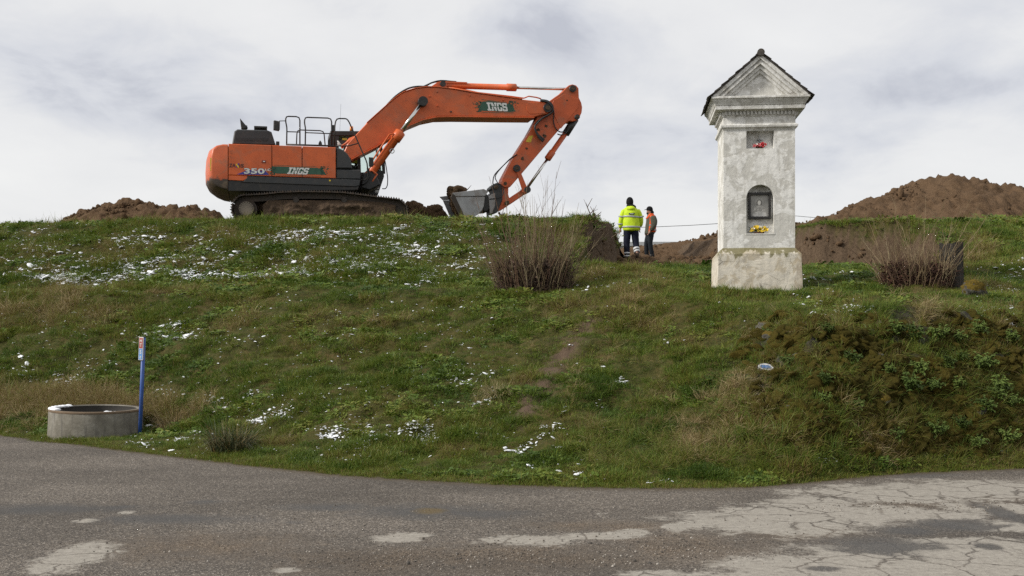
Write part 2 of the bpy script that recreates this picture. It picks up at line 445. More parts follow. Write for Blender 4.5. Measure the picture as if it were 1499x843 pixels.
# ------------------------------------------------------------------ terrain mesh
def terrain_material():
    t = NT('bank_soil_and_thatch')
    p = t.geo()
    soil = t.attr('soil'); rk = t.attr('rock'); wt = t.attr('bare')
    n1 = t.noise(2.2, 6, .62, p); n2 = t.noise(14, 6, .65, p); n3 = t.noise(60, 3, .6, p)
    thatch = t.ramp(t.math('ADD', t.math('MULTIPLY', n1, .5), t.math('MULTIPLY', n2, .5)), (.32, (.028, .030, .008)), (.48, (.058, .058, .016)), (.58, (.085, .068, .024)), (.72, (.125, .088, .036)))
    e = t.ramp(n2, (.25, (.055, .037, .024)), (.5, (.105, .072, .046)), (.75, (.16, .113, .074)))
    e = t.mix(t.ramp(n1, (.35, 0), (.7, .6)), e, (.07, .048, .031))
    stone = t.ramp(n2, (.3, (.028, .027, .022)), (.55, (.06, .056, .046)), (.75, (.13, .12, .10)))
    moss = t.ramp(n3, (.3, (.028, .024, .006)), (.7, (.085, .066, .014)))
    st = t.mix(t.ramp(n1, (.44, 0), (.56, 1)), stone, moss)
    c = t.mix(rk, thatch, st)
    c = t.mix(wt, c, t.mix(n3, (.075, .05, .033), (.13, .092, .064)))
    c = t.mix(soil, c, e)
    h = t.math('ADD', t.math('MULTIPLY', n2, 1.0), t.math('MULTIPLY', n3, .4))
    t.P(col=c, rough=.95, spec=.15, normal=t.bump(h, .8, .06))
    return t.m
M_terrain = terrain_material()
pc = np.concatenate([np.arange(-600, -60, 20), np.arange(-60, 1561, 3.4), np.arange(1564, 2300, 20)])
cy, cz = ctrl(pc)
rows = [cy[0]-.6, cy[0]-.25]
for k in range(6):
    nseg = (16, 64, 70, 22, 40, 52)[k]
    for j in range(nseg): rows.append(cy[k] + (cy[k+1]-cy[k])*j/nseg)
y6 = cy[6]
far = np.concatenate([np.linspace(0, 1, 70)**1.0*11.0, 11 + np.array([.6, 1.5, 3, 6, 10, 18, 30, 60, 120, 240])])
for f in far: rows.append(y6 + f)
YY = np.stack(rows); PX = np.broadcast_to(pc, YY.shape); XX = (PX-CXP)/FPX*YY
ZZ = ground(XX, YY)
ZZ = ZZ + smooth(40, 70, YY)*0.2
terr = grid_obj('hillside_terrain', np.stack([XX, YY, ZZ], -1), M_terrain)
attr(terr.data, 'soil', soil_mask(XX, YY).reshape(-1)); attr(terr.data, 'rock', rocky(XX, YY).reshape(-1)); attr(terr.data, 'bare', np.clip(bare(XX, YY)*1.3, 0, 1).reshape(-1))
tag(terr, 'grassy hillside bank with an excavated cutting', kind='structure')
base = mesh_obj('ground', [(-900,-300,-.25),(900,-300,-.25),(900,1500,-.25),(-900,1500,-.25)], [(0,1,2,3)], M_terrain)
tag(base, kind='structure')

# ------------------------------------------------------------------ road
def road_pt(px, py):
    Y = EYE*FPX/(py-HORY); return (px-CXP)/FPX*Y, Y
def blobfield(x, y, items):
    f = np.full(np.shape(x), -1.0)
    for (px, py, rx, ry, *a) in items:
        cx, cy_ = road_pt(px, py); x1, _ = road_pt(px+rx, py); y1 = road_pt(px, py-ry)[1]; y0 = road_pt(px, py+ry)[1]
        ex, ey = x1-cx, (y1-y0)/2
        f = np.maximum(f, 1 - np.sqrt(((x-cx)/ex)**2 + ((y-cy_)/ey)**2))
    return np.clip(f, -1, 1)
PALE = [(1130,762,150,20),(1240,752,180,16),(1330,722,170,14),(1440,715,120,14),(1200,735,70,9),(1200,828,150,20),(1300,810,160,16),(1420,800,130,14),(1440,830,160,26),(1280,845,260,18),
        (1460,745,90,9),(1470,770,50,9),(1400,756,40,4),(985,771,18,6),(1090,747,50,6),
        (110,815,52,22),(85,830,20,8),(185,750,12,3),(580,788,32,9),(600,783,30,4),(780,791,74,8),(700,795,12,2),(880,784,60,5),(930,780,24,5),(420,834,18,4),(960,840,60,6),(125,762,20,3),(960,757,12,2),(880,752,10,2)]
DARK = [(1290,800,105,17),(1400,768,90,10),(1330,777,60,8),(1450,800,26,8),(620,748,120,12),(700,752,90,8),(300,735,30,4),(180,742,25,3),(430,765,18,3),(260,760,130,8),(60,745,160,8),(1340,693,60,7),(480,742,80,7),(1210,832,40,5),(1470,752,30,22)]
GRIT = [(760,815,240,22),(1000,800,120,24),(1340,740,150,9),(1440,733,100,9),(1150,782,110,9),(560,820,160,20),(900,770,120,8),(300,800,160,20)]
STAIN = [(630,748,26,5)]
def road_material():
    t = NT('worn_asphalt'); p = t.geo()
    pale, dark, grit, stain = t.attr('pale'), t.attr('dark'), t.attr('grit'), t.attr('stain')
    nb = t.noise(3.2, 8, .68, p, dist=.5); nf = t.noise(95, 3, .6, p); nm = t.noise(18, 5, .6, p)
    nl = t.noise(.35, 4, .55, t.map(p, (1, 2.2, 1)))
    cell = t.vor(105, p, out='Color'); cs = t.sep(cell)
    chip = t.ramp(cs[0], (0, (.045, .040, .037)), (.45, (.092, .080, .068)), (.72, (.145, .123, .10)), (.90, (.225, .195, .16)), (1, (.40, .36, .315)))
    brown = t.ramp(cs[1], (0, (.055, .043, .033)), (.5, (.115, .088, .064)), (.85, (.185, .145, .105)), (1, (.30, .25, .20)))
    def edge(f, w=.10, amp=.95, fine=.25):
        v = t.math('ADD', f, t.math('ADD', t.math('MULTIPLY', t.math('SUBTRACT', nb, .5), amp), t.math('ADD', t.math('MULTIPLY', t.math('SUBTRACT', nm, .5), fine), t.math('MULTIPLY', t.math('SUBTRACT', nf, .5), .12))))
        return t.ramp(v, (.5-w, 0), (.5+w, 1))
    big = t.ramp(nl, (.35, .75), (.65, 1.15))
    gf = edge(grit, .3, 1.2)
    c = t.mix(gf, chip, brown)
    c = t.mix(t.math('MULTIPLY', t.ramp(nb, (.35, 1), (.6, 0)), .35), c, (.085, .072, .06))
    c = t.mix(1.0, c, big, 'MULTIPLY')
    df = edge(dark, .22, .9)
    c = t.mix(t.math('MULTIPLY', df, .75), c, t.mix(nf, (.04, .04, .041), (.10, .098, .096)))
    # pale slurry patches with cracks
    wv = t.n.new('ShaderNodeVectorMath'); wv.operation = 'ADD'
    t.l.new(p, wv.inputs[0]); t.l.new(t.map(t.noise(2.5, 4, .6, p, out='Color'), (.35, .35, 0)), wv.inputs[1])
    cr = t.vor(2.3, wv.outputs[0], 'DISTANCE_TO_EDGE')
    crack = t.math('MULTIPLY', t.ramp(cr, (.010, 1), (.036, 0)), t.ramp(t.noise(.9, 3, .5, p), (.40, 0), (.50, 1)))
    pc_ = t.ramp(nm, (.3, (.235, .213, .182)), (.6, (.33, .305, .262)), (.8, (.41, .38, .335)))
    pc_ = t.mix(t.ramp(cs[2], (.86, 0), (.95, .55)), pc_, (.15, .135, .12))
    pc_ = t.mix(t.ramp(nf, (.35, .35), (.6, 0)), pc_, (.17, .155, .14))
    pf = t.math('MULTIPLY', edge(pale, .11, 1.35, .55), t.math('SUBTRACT', 1.0, t.math('MULTIPLY', crack, .9)))
    pf = t.math('MULTIPLY', pf, t.math('SUBTRACT', 1.0, t.math('MULTIPLY', edge(dark, .08, 1.1), .92)))
    c = t.mix(pf, c, pc_)
    c = t.mix(t.math('MULTIPLY', edge(stain, .2, .8), .6), c, (.14, .095, .03))
    ed = t.attr('edge'); ef = t.ramp(t.math('ADD', ed, t.math('ADD', t.math('MULTIPLY', t.math('SUBTRACT', nb, .5), 1.0), t.math('MULTIPLY', t.math('SUBTRACT', nm, .5), .7))), (.45, 0), (.75, 1))
    c = t.mix(t.math('MULTIPLY', ef, .85), c, t.mix(nf, (.045, .034, .022), (.12, .095, .065)))
    hgt = t.math('ADD', t.math('MULTIPLY', t.vor(105, p), t.math('SUBTRACT', 1.0, t.math('MULTIPLY', pf, .8))), t.math('MULTIPLY', pf, .8))
    t.P(col=c, rough=.88, spec=.25, normal=t.bump(t.math('ADD', hgt, t.math('MULTIPLY', nf, .3)), .7, .008))
    return t.m
gx = np.concatenate([[-60, -30, -16], np.arange(-11, 11.01, .08), [16, 30, 60]]); gy = np.concatenate([[-40, -10, 0, 4], np.arange(6, 17.01, .08), [22, 30, 45]])
GX, GY = np.meshgrid(gx, gy)
road = grid_obj('road', np.stack([GX, GY, np.zeros_like(GX)], -1), road_material())
for nme, it in (('pale', PALE), ('dark', DARK), ('grit', GRIT), ('stain', STAIN)):
    attr(road.data, nme, (blobfield(GX, GY, it)*.5+.38).reshape(-1) if nme != 'pale' else (blobfield(GX, GY, it)*.6+.48).reshape(-1))
attr(road.data, 'edge', np.clip(1 - (ctrl(CXP+FPX*GX/np.maximum(GY, 1))[0][0] - GY)/.55, 0, 1.2).reshape(-1))
tag(road, 'worn brown-grey asphalt road with pale cracked patches', kind='structure')

# ------------------------------------------------------------------ instanced ground cover
def instancer(name, pts, rot, scl, idx, tint, col, label, cat):
    me = bpy.data.meshes.new(name); me.vertices.add(len(pts)); me.vertices.foreach_set('co', np.asarray(pts, np.float32).reshape(-1))
    attr(me, 'rot', np.asarray(rot, np.float32), 'FLOAT_VECTOR'); attr(me, 'scl', np.asarray(scl, np.float32), 'FLOAT_VECTOR')
    attr(me, 'idx', np.asarray(idx, np.int32), 'INT'); attr(me, 'tint', np.asarray(tint, np.float32))
    o = bpy.data.objects.new(name, me); C.objects.link(o)
    ng = bpy.data.node_groups.new(name+'_scatter', 'GeometryNodeTree')
    ng.interface.new_socket('Geometry', in_out='INPUT', socket_type='NodeSocketGeometry'); ng.interface.new_socket('Geometry', in_out='OUTPUT', socket_type='NodeSocketGeometry')
    N, L = ng.nodes, ng.links
    gi, go = N.new('NodeGroupInput'), N.new('NodeGroupOutput'); iop = N.new('GeometryNodeInstanceOnPoints'); ci = N.new('GeometryNodeCollectionInfo')
    ci.inputs['Collection'].default_value = col; ci.inputs['Separate Children'].default_value = True; ci.inputs['Reset Children'].default_value = True
    def na(n, ty):
        a = N.new('GeometryNodeInputNamedAttribute'); a.data_type = ty; a.inputs['Name'].default_value = n; return a.outputs['Attribute']
    e2r = N.new('FunctionNodeEulerToRotation')
    L.new(gi.outputs[0], iop.inputs['Points']); L.new(ci.outputs[0], iop.inputs['Instance']); iop.inputs['Pick Instance'].default_value = True
    L.new(na('idx', 'INT'), iop.inputs['Instance Index']); L.new(na('rot', 'FLOAT_VECTOR'), e2r.inputs[0]); L.new(e2r.outputs[0], iop.inputs['Rotation'])
    L.new(na('scl', 'FLOAT_VECTOR'), iop.inputs['Scale']); L.new(iop.outputs[0], go.inputs[0])
    o.modifiers.new('scatter', 'NODES').node_group = ng
    tag(o, label, cat, kind='stuff'); return o
def source(col, name, verts, faces, mat, attrs=None, sm=False):
    me = bpy.data.meshes.new(name); me.from_pydata(verts, [], faces); me.update(); me.materials.append(mat)
    if sm: me.polygons.foreach_set('use_smooth', [True]*len(me.polygons))
    for k, v in (attrs or {}).items(): attr(me, k, v)
    col.objects.link(bpy.data.objects.new(name, me))
def grass_material():
    t = NT('grass_blades')
    tint = t.attr('tint', 'INSTANCER'); rnd = t.attr('rnd'); up = t.attr('up'); info = t.n.new('ShaderNodeObjectInfo').outputs['Random']
    v = t.math('ADD', tint, t.math('ADD', t.math('MULTIPLY', t.math('SUBTRACT', rnd, .5), .42), t.math('MULTIPLY', t.math('SUBTRACT', info, .5), .14)))
    c = t.ramp(v, (.0, (.046, .086, .010)), (.25, (.092, .146, .016)), (.42, (.146, .188, .024)), (.58, (.172, .160, .032)), (.74, (.155, .102, .036)), (.88, (.26, .19, .088)), (1.0, (.44, .35, .19)))
    t.P(col=c, rough=.55, spec=.3)
    tr = t.n.new('ShaderNodeBsdfTranslucent'); t.l.new(c, tr.inputs[0])
    mx = t.n.new('ShaderNodeMixShader'); mx.inputs[0].default_value = .22
    t.l.new(t.b.outputs[0], mx.inputs[1]); t.l.new(tr.outputs[0], mx.inputs[2]); t.l.new(mx.outputs[0], t.n['Material Output'].inputs[0])
    return t.m
M_grass = grass_material()
def blades(n, h0, h1, spread, lean, wid, seed, droop=.5, segs=3, straw=0.0, azim=None):
    r = random.Random(seed); V, F, A, U = [], [], [], []
    for _ in range(n):
        a = r.uniform(0, 2*math.pi); q = spread*math.sqrt(r.random()); bx, by = q*math.cos(a), q*math.sin(a)
        h = r.uniform(h0, h1); la = (a + r.gauss(0, .9)) if azim is None else azim + r.gauss(0, .6)
        ln = max(0.05, r.gauss(lean, lean*.45)); dx, dy = math.cos(la), math.sin(la); tw = r.uniform(0, math.pi)
        wx, wy = math.cos(tw), math.sin(tw); wd = wid*r.uniform(.6, 1.3); rv = r.random()
        if r.random() < straw: rv = r.uniform(.9, 1.5)
        b = len(V); ang = ln*.5; x, y, z = bx, by, -.01
        for s in range(segs+1):
            f = s/segs; ww = wd*(1 - f*.85)*.5
            if s == segs: V.append((x, y, z)); A.append(rv); U.append(f)
            else:
                V += [(x-wx*ww, y-wy*ww, z), (x+wx*ww, y+wy*ww, z)]; A += [rv, rv]; U += [f, f]
            st = h/segs; x += dx*math.sin(ang)*st; y += dy*math.sin(ang)*st; z += math.cos(ang)*st; ang += ln*droop*2/segs
        for s in range(segs-1): F.append((b+2*s, b+2*s+1, b+2*s+3, b+2*s+2))
        F.append((b+2*segs-2, b+2*segs-1, b+2*segs))
    return V, F, {'rnd': A, 'up': U}
tufts = bpy.data.collections.new('tufts')
# names sort in order: short tufts 0-7, lush 8-11, flattened dry 12-17, long dry 18-20
for i in range(8): source(tufts, 'tuft_%02d' % i, *blades(34, .02, .07, .09, .95, .0062, i)[:2], M_grass, blades(34, .02, .07, .09, .95, .0062, i)[2])
for i in range(4): v = blades(44, .04, .11, .09, .75, .0058, 40+i, .9); source(tufts, 'tuft_%02d' % (8+i), v[0], v[1], M_grass, v[2])
for i in range(6): v = blades(40, .06, .16, .10, 1.45, .0045, 60+i, .25, straw=.12); source(tufts, 'tuft_%02d' % (12+i), v[0], v[1], M_grass, v[2])
for i in range(3): v = blades(60, .16, .34, .08, .95, .0042, 80+i, 1.1, 4, straw=.16); source(tufts, 'tuft_%02d' % (18+i), v[0], v[1], M_grass, v[2])

def rosette(seed, nl, r0, r1, wid):
    r = random.Random(seed); V, F, A, U = [], [], [], []
    for i in range(nl):
        a = r.uniform(0, 6.283); l = r.uniform(r0, r1); up = r.uniform(.15, .8); ox, oy = r.gauss(0, .035), r.gauss(0, .035); dx, dy = math.cos(a), math.sin(a); w_ = l*wid; b = len(V); zb = r.uniform(0, .03)
        V += [(ox, oy, zb), (ox+dx*l*.5-dy*w_, oy+dy*l*.5+dx*w_, zb+l*up*.5), (ox+dx*l, oy+dy*l, zb+l*up*.55), (ox+dx*l*.5+dy*w_, oy+dy*l*.5-dx*w_, zb+l*up*.5), (ox+dx*l*.5, oy+dy*l*.5, zb+l*up*.42)]
        rv = r.random()*.7; A += [rv]*5; U += [.5]*5; F += [(b, b+1, b+4), (b+1, b+2, b+4), (b+2, b+3, b+4), (b+3, b, b+4)]
    return V, F, {'rnd': A, 'up': U}
for i in range(3): v = rosette(200+i, 22, .025, .065, .28); source(tufts, 'tuft_%02d' % (21+i), v[0], v[1], M_grass, v[2])

def sample_ground(n, pxr=(-140, 1640), Yr=(0, 1)):
    """points spread over the bank in road edge..crest, evenly by area as seen from the road"""
    px = rng.uniform(*pxr, n*3); ys, _ = ctrl(px)
    y0, y1 = ys[0]+.02, np.minimum(ys[6]+4.5, 34.0)
    Y = y0 + (y1-y0)*rng.random(n*3)
    keep = rng.random(n*3) < np.clip((Y/26.0)*np.clip(17.0/Y, .35, 1.5)**1.6*1.15, 0, 1)
    px, Y = px[keep][:n], Y[keep][:n]
    return (px-CXP)/FPX*Y, Y, px
N_T = 125000
x, y, px = sample_ground(N_T)
z = ground(x, y); sm_ = soil_mask(x, y); rk = rocky(x, y); br = bare(x, y); ys, _ = ctrl(px); din = y - ys[0]
py = HORY - (z-EYE)*FPX/y
patch = fbm(x*.45, y*.45+z, oct=4); patch2 = fbm(x*1.7+9, y*1.7, z*1.7, oct=3); lush = fbm(x*1.1-4, y*1.1+3, oct=3)
patch3 = fbm(x*4.5+1, y*4.5, z*4.5, oct=3)
tint = .34 + patch*.24 + patch2*.32 + patch3*.30
def sblob(px0, py0, rx, ry): return np.exp(-(((px-px0)/rx)**2 + ((py-py0)/ry)**2))
for b in ((90,455,160,30,.42),(60,480,80,25,.25),(430,465,220,28,.28),(560,490,160,40,.15),(960,470,120,50,.17),(900,440,80,30,.10),(640,350,60,25,-.06),(250,330,200,14,-.06),(260,400,200,12,-.15),(500,425,240,9,-.20),
          (1250,425,130,14,-.14),(1420,345,140,25,-.05),(60,590,110,14,.42),(180,600,80,10,.40),(250,605,40,14,.30),(400,580,90,30,-.10),(900,560,60,40,-.12),(950,600,80,35,-.16),(450,690,200,14,-.12),(60,635,90,10,-.10),(1250,700,200,10,-.12),
          (1240,455,80,14,.22),(1100,480,60,30,.2),(300,425,60,10,.2),(800,500,60,60,.08),(1130,650,160,40,.05),(1150,600,200,40,.10)):
    tint = tint + b[4]*(.8 if b[4] > .4 else .5)*sblob(*b[:4])
tint = tint + .06*(1 - smooth(.3, 1.0, din)) + .02*rk  # paler verge: trampled turf, plus light on the flat ground put into the tint
gap = smooth(.10, .42, fbm(x*3.1+5, y*3.1, z*3.1, oct=3))*smooth(.6, 1.4, din)
keep = (rng.random(len(x)) > sm_*1.05) & (rng.random(len(x)) > br*.95) & (rng.random(len(x)) > rk*(.25 + .45*(patch2 > .05))) & (rng.random(len(x)) > gap*.62)
inshr = (np.abs((x-SHR[0])*math.cos(SHR_ROT)+(y-SHR[1])*math.sin(SHR_ROT)) < .66) & (np.abs(-(x-SHR[0])*math.sin(SHR_ROT)+(y-SHR[1])*math.cos(SHR_ROT)) < .62)
ring_d = np.hypot(x+5.92, y-15.62)
_mk = hit(1117.5, 540)[0]
keep &= ~inshr & (ring_d > .60) & (np.hypot(x-_mk[0], y-_mk[1]) > .26)
# the cut face itself carries no turf, the lip above it does
k = np.where(keep)[0]
x, y, z, px, py, tint, rk, din, lush, patch2, sm_ = (a[k] for a in (x, y, z, px, py, tint, rk, din, lush, patch2, sm_))
u = rng.random(len(x))
idx = rng.integers(0, 8, len(x))
idx = np.where((lush > .12) & (u < .55), rng.integers(8, 12, len(x)), idx)
idx = np.where((tint > .55) & (u < .6), rng.integers(12, 18, len(x)), idx)
idx = np.where((tint > .62) & (u > .955), rng.integers(18, 21, len(x)), idx)
idx = np.where((din < .25) & (idx > 7), rng.integers(0, 8, len(x)), idx)
idx = np.where((din > .2) & (din < .8) & (u < .4), rng.integers(8, 12, len(x)), idx)
idx = np.where((rk > .35) & (u > .95), rng.integers(18, 21, len(x)), idx)
leafy = fbm(x*.8+20, y*.8, oct=3)
idx = np.where((leafy > .08) & (u > .72) & (u < .92) & (tint < .6), rng.integers(21, 24, len(x)), idx)
s = rng.uniform(.65, 1.2, len(x))*np.clip(y/17, .85, 1.4)*(1 + .25*lush)*np.clip(1.0 + 1.1*fbm(x*3.3, y*3.3, z*3.3, oct=2), .5, 1.4)
s = np.where(din < .12, s*.7, s)
# lean: stems hang down the slope (towards the camera) where it is steep
lean = np.where(idx >= 12, .55, .18) + .35*rk
rot = np.stack([lean*rng.uniform(.4, 1.2, len(x)), rng.normal(0, .15, len(x)), rng.uniform(-math.pi, math.pi, len(x))], -1)
rotl = np.stack([lean*rng.uniform(.4, 1.2, len(x)), rng.normal(0, .18, len(x)), np.zeros(len(x))], -1)
# rotation order XYZ: random spin first would undo the lean, so the spin is folded in by picking among turned variants
rot = np.where((rng.random(len(x)) < .5)[:, None], rot, rotl)
w_ = s*rng.uniform(.9, 1.2, len(x))
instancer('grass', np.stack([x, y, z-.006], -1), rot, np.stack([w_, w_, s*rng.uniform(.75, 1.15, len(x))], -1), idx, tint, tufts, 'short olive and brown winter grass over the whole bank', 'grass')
GR = dict(x=x, y=y, z=z)
# ------------------------------------------------------------------ wayside shrine
def plaster_material(name, white=(.74, .735, .705), under=(.57, .56, .52), grime=0.0, flake=.5):
    t = NT(name); p = t.co()
    n1 = t.noise(3.4, 8, .64, p, dist=.6); n2 = t.noise(11, 6, .65, p); n3 = t.noise(60, 4, .6, p)
    col = t.mix(t.ramp(t.math('ADD', n1, t.math('MULTIPLY', t.math('SUBTRACT', n2, .5), .25)), (flake-.015, 1), (flake+.015, 0)), white, under)
    col = t.mix(t.math('MULTIPLY', t.ramp(n2, (.40, 1), (.52, 0)), .28), col, (.33, .325, .31))
    st = t.noise(5, 5, .6, t.map(p, (3.2, 3.2, .35)))
    col = t.mix(t.math('MULTIPLY', t.ramp(st, (.50, 0), (.72, 1)), .30), col, (.27, .25, .205))
    if grime:
        g = t.noise(7, 6, .7, p, dist=.6)
        col = t.mix(t.math('MULTIPLY', t.ramp(g, (.50, 0), (.64, 1)), grime), col, (.115, .088, .055))
        g2 = t.noise(16, 4, .6, t.map(p, (1, 1, .3)))
        col = t.mix(t.math('MULTIPLY', t.ramp(g2, (.55, 0), (.7, 1)), grime*.6), col, (.10, .09, .075))
    col = t.mix(t.math('MULTIPLY', t.ramp(n3, (.3, 1), (.45, 0)), .16), col, (.22, .21, .19))
    t.P(col=col, rough=.92, spec=.2, normal=t.bump(t.math('ADD', t.math('MULTIPLY', n1, 2.0), t.math('ADD', t.math('MULTIPLY', n2, .5), t.math('MULTIPLY', n3, .18))), .55, .014))
    return t
M_pl = plaster_material('flaking_limewash', flake=.505).m
M_plc = plaster_material('weathered_cornice_plaster', grime=.33, flake=.47).m
def plinth_material():
    t = plaster_material('damp_plinth_plaster', (.62, .575, .485), (.50, .44, .335), flake=.47)
    base = t.b.inputs['Base Color'].links[0].from_socket
    p = t.co(); z = t.sep(p)[2]; x = t.sep(p)[0]
    n = t.noise(9, 6, .65, t.map(p, (1, 1, .45)))
    # algae running down from the weathered top edge, brown damp at one corner
    a = t.math('ADD', t.math('MULTIPLY', t.math('SUBTRACT', z, .50), 6.0), t.math('MULTIPLY', t.math('SUBTRACT', n, .5), 3.8))
    c = t.mix(t.math('MULTIPLY', t.ramp(a, (-.1 + .5, 0), (.75, 1)), .85), base, t.mix(t.noise(40, 4, .6), (.085, .08, .035), (.19, .165, .055)))
    b = t.math('ADD', t.math('MULTIPLY', t.math('SUBTRACT', x, .52), 5.0), t.math('MULTIPLY', t.math('SUBTRACT', n, .5), 2.2))
    c = t.mix(t.math('MULTIPLY', t.ramp(b, (.0, 0), (.6, 1)), .45), c, (.22, .155, .08))
    cr = t.vor(2.1, t.map(t.co(), (1, 1, 1.6), (.3, .1, .2)), 'DISTANCE_TO_EDGE')
    c = t.mix(t.math('MULTIPLY', t.ramp(cr, (.0, 1), (.012, 0)), t.ramp(t.noise(3, 2), (.5, 0), (.6, .8))), c, (.06, .045, .03))
    t.P(col=c); return t.m
M_plinth = plinth_material()
def tile_material():
    t = NT('lichened_roof_slate'); p = t.geo(); n = t.noise(18, 6, .65, p); r = t.n.new('ShaderNodeObjectInfo').outputs['Random']
    c = t.ramp(t.math('ADD', t.math('MULTIPLY', n, .7), t.math('MULTIPLY', r, .3)), (.3, (.022, .020, .018)), (.55, (.06, .052, .045)), (.75, (.11, .10, .085)))
    t.P(col=c, rough=.85, normal=t.bump(n, .5, .01)); return t.m
M_tile = tile_material()
shz = float(ground(SHR[0], SHR[1], False)) - .02
shrine = empty('wayside_shrine', (SHR[0], SHR[1], shz), SHR_ROT)
tag(shrine, 'tall white plastered wayside shrine with a tiled gable roof on the bank', 'shrine')
def zz(py, Y=17.39): return EYE + (HORY-py)/FPX*Y - shz
def square_rings(prof, close=False, n=4):
    """prof: (half extent, z) swept round a square"""
    m = MB(); vs, fs = [], []
    for h, zv in prof:
        for sx, sy in ((-1,-1),(1,-1),(1,1),(-1,1)): vs.append((sx*h, sy*h, zv))
    for i in range(len(prof)-1):
        for k in range(4): q = (k+1) % 4; fs.append((i*4+k, i*4+q, i*4+4+q, i*4+4+k))
    fs += [(3,2,1,0), tuple(range(len(vs)-4, len(vs)))]
    m.add(vs, fs); return m
HS = .557
def rough_up(o, cuts=6, amp=.006, sc=3.0, bev=.012):
    """old hand-made masonry: soft arrises and slightly wavy faces"""
    if bev:
        md = o.modifiers.new('bevel', 'BEVEL'); md.width = bev; md.segments = 2; md.limit_method = 'ANGLE'; md.angle_limit = R(35)
    return o
# plinth with a sloped, crumbling top
bm = bmesh.new()
pr = square_rings([(.668, -.45), (.654, zz(371, 17.3)-.30), (.648, zz(371, 17.3)), (HS+.012, zz(363)), (HS-.05, zz(363)+.005)])
plinth = pr.build('plinth', M_plinth, shrine)
bm.from_mesh(plinth.data); bmesh.ops.subdivide_edges(bm, edges=bm.edges[:], cuts=9, use_grid_fill=True)
for v in bm.verts:
    q = v.co; nn = float(fbm(np.array([q.x*5]), np.array([q.y*5]), np.array([q.z*5]), oct=3)[0])
    v.co += Vector((q.x, q.y, 0)).normalized()*nn*.012 + Vector((0, 0, nn*.008 if q.z > .4 else 0))
bm.to_mesh(plinth.data); bm.free()
rough_up(plinth, bev=.01)
# shaft: core plus a front wall pierced by the two niches
zb, zt = zz(363)-.02, zz(183)
xc, nw = .016, .216
lo_b, lo_t = zz(342), zz(270); hi_b, hi_t = zz(217), zz(191)
DEP = .15
MB().box((-HS, -HS+DEP, zb), (HS, HS, zt)).build('shaft_core', M_pl, shrine)
def half(sg):
    arch = [(xc + sg*nw*math.cos(a), lo_t - nw + nw*math.sin(a)) for a in np.linspace(0, math.pi/2, 9)]
    pts = [(sg*HS, zb), (xc, zb), (xc, lo_b), (xc+sg*nw, lo_b)] + arch + [(xc, hi_b), (xc+sg*nw, hi_b), (xc+sg*nw, hi_t), (xc, hi_t), (xc, zt), (sg*HS, zt)]
    return pts
fw = MB(); fw.prism(half(-1), -HS, -HS+DEP-.001); fw.prism(half(1), -HS, -HS+DEP-.001)
fw.build('front_wall', M_pl, shrine)
# niche sills with broken mortar
MB().box((xc-nw-.015, -HS-.006, lo_b-.02), (xc+nw+.015, -HS+.02, lo_b+.004)).build('niche_sill', M_pl, shrine, .006)
# necking, frieze, dentil course, cornice
z1, z2, z3, z4, z5, z6, z7 = zz(187), zz(182), zz(169), zz(163), zz(156), zz(147), zz(143.5)
square_rings([(HS-.02, z1-.03), (HS+.004, z1-.03), (HS+.012, z1-.012), (HS+.04, z1+.01), (HS+.045, z2-.012), (HS+.03, z2), (HS+.006, z2+.012), (HS+.004, z3), (HS-.02, z3)]).build('necking', M_plc if False else M_pl, shrine, .003)
square_rings([(HS-.02, z3-.02), (HS+.018, z3-.012), (HS+.022, z4+.004), (HS-.02, z4+.004)]).build('dentil_band', M_plc, shrine)
dm = None
for side in range(4):
    M = Matrix.Rotation(side*math.pi/2, 4, 'Z'); nd = 19
    for i in range(nd):
        xx = -HS + .004 + (i+.5)*(2*HS-.008)/nd
        if dm is None:
            b = MB().box((-.0175, -.032, -.028), (.0175, .01, .030)); d = b.build('dentil', M_plc, shrine, .003); dm = d
        else: d = dm.copy(); C.objects.link(d); d.parent = shrine
        d.matrix_local = M @ Matrix.Translation((xx, -HS-.021, (z3+z4)/2+.004)) @ Matrix.Rotation(random.gauss(0, .02), 4, 'Y')
square_rings([(HS-.02, z4), (HS+.055, z4), (HS+.065, z4+.012), (HS+.135, z4+.018), (HS+.137, z5-.012), (HS+.128, z5), (HS+.13, z5+.004)]).build('corona', M_plc, shrine, .004)
square_rings([(HS+.10, z5), (HS+.14, z5+.006), (HS+.150, z5+.03), (HS+.178, z6-.02), (HS+.188, z6), (HS+.205, z6+.006), (HS+.205, z7), (HS+.16, z7+.012)]).build('cymatium', M_plc, shrine, .004)
# pediment: nested raking mouldings, recessed tympanum
SL = .875; FY = -(HS+.195)
ws = [.745, .655, .615, .565, .49, .425]
dep = [0, .030, .012, .05, .085, .125]
def tri(wd): return (-wd, z7+.008), (0, z7+.008+wd*SL), (wd, z7+.008)
for i in range(5):
    o_, n_ = tri(ws[i]), tri(ws[i+1])
    m = MB().prism([o_[0], o_[1], o_[2], n_[2], n_[1], n_[0]], FY+dep[i], FY+.22+i*.002)
    rough_up(m.build('raking_moulding', M_plc, shrine), bev=.005)
t_ = tri(ws[5]); MB().prism(list(t_), FY+.125, FY+.20).build('tympanum', M_pl, shrine)
t_ = tri(.735); MB().prism(list(t_), FY+.205, HS+.19).build('gable', M_pl, shrine)
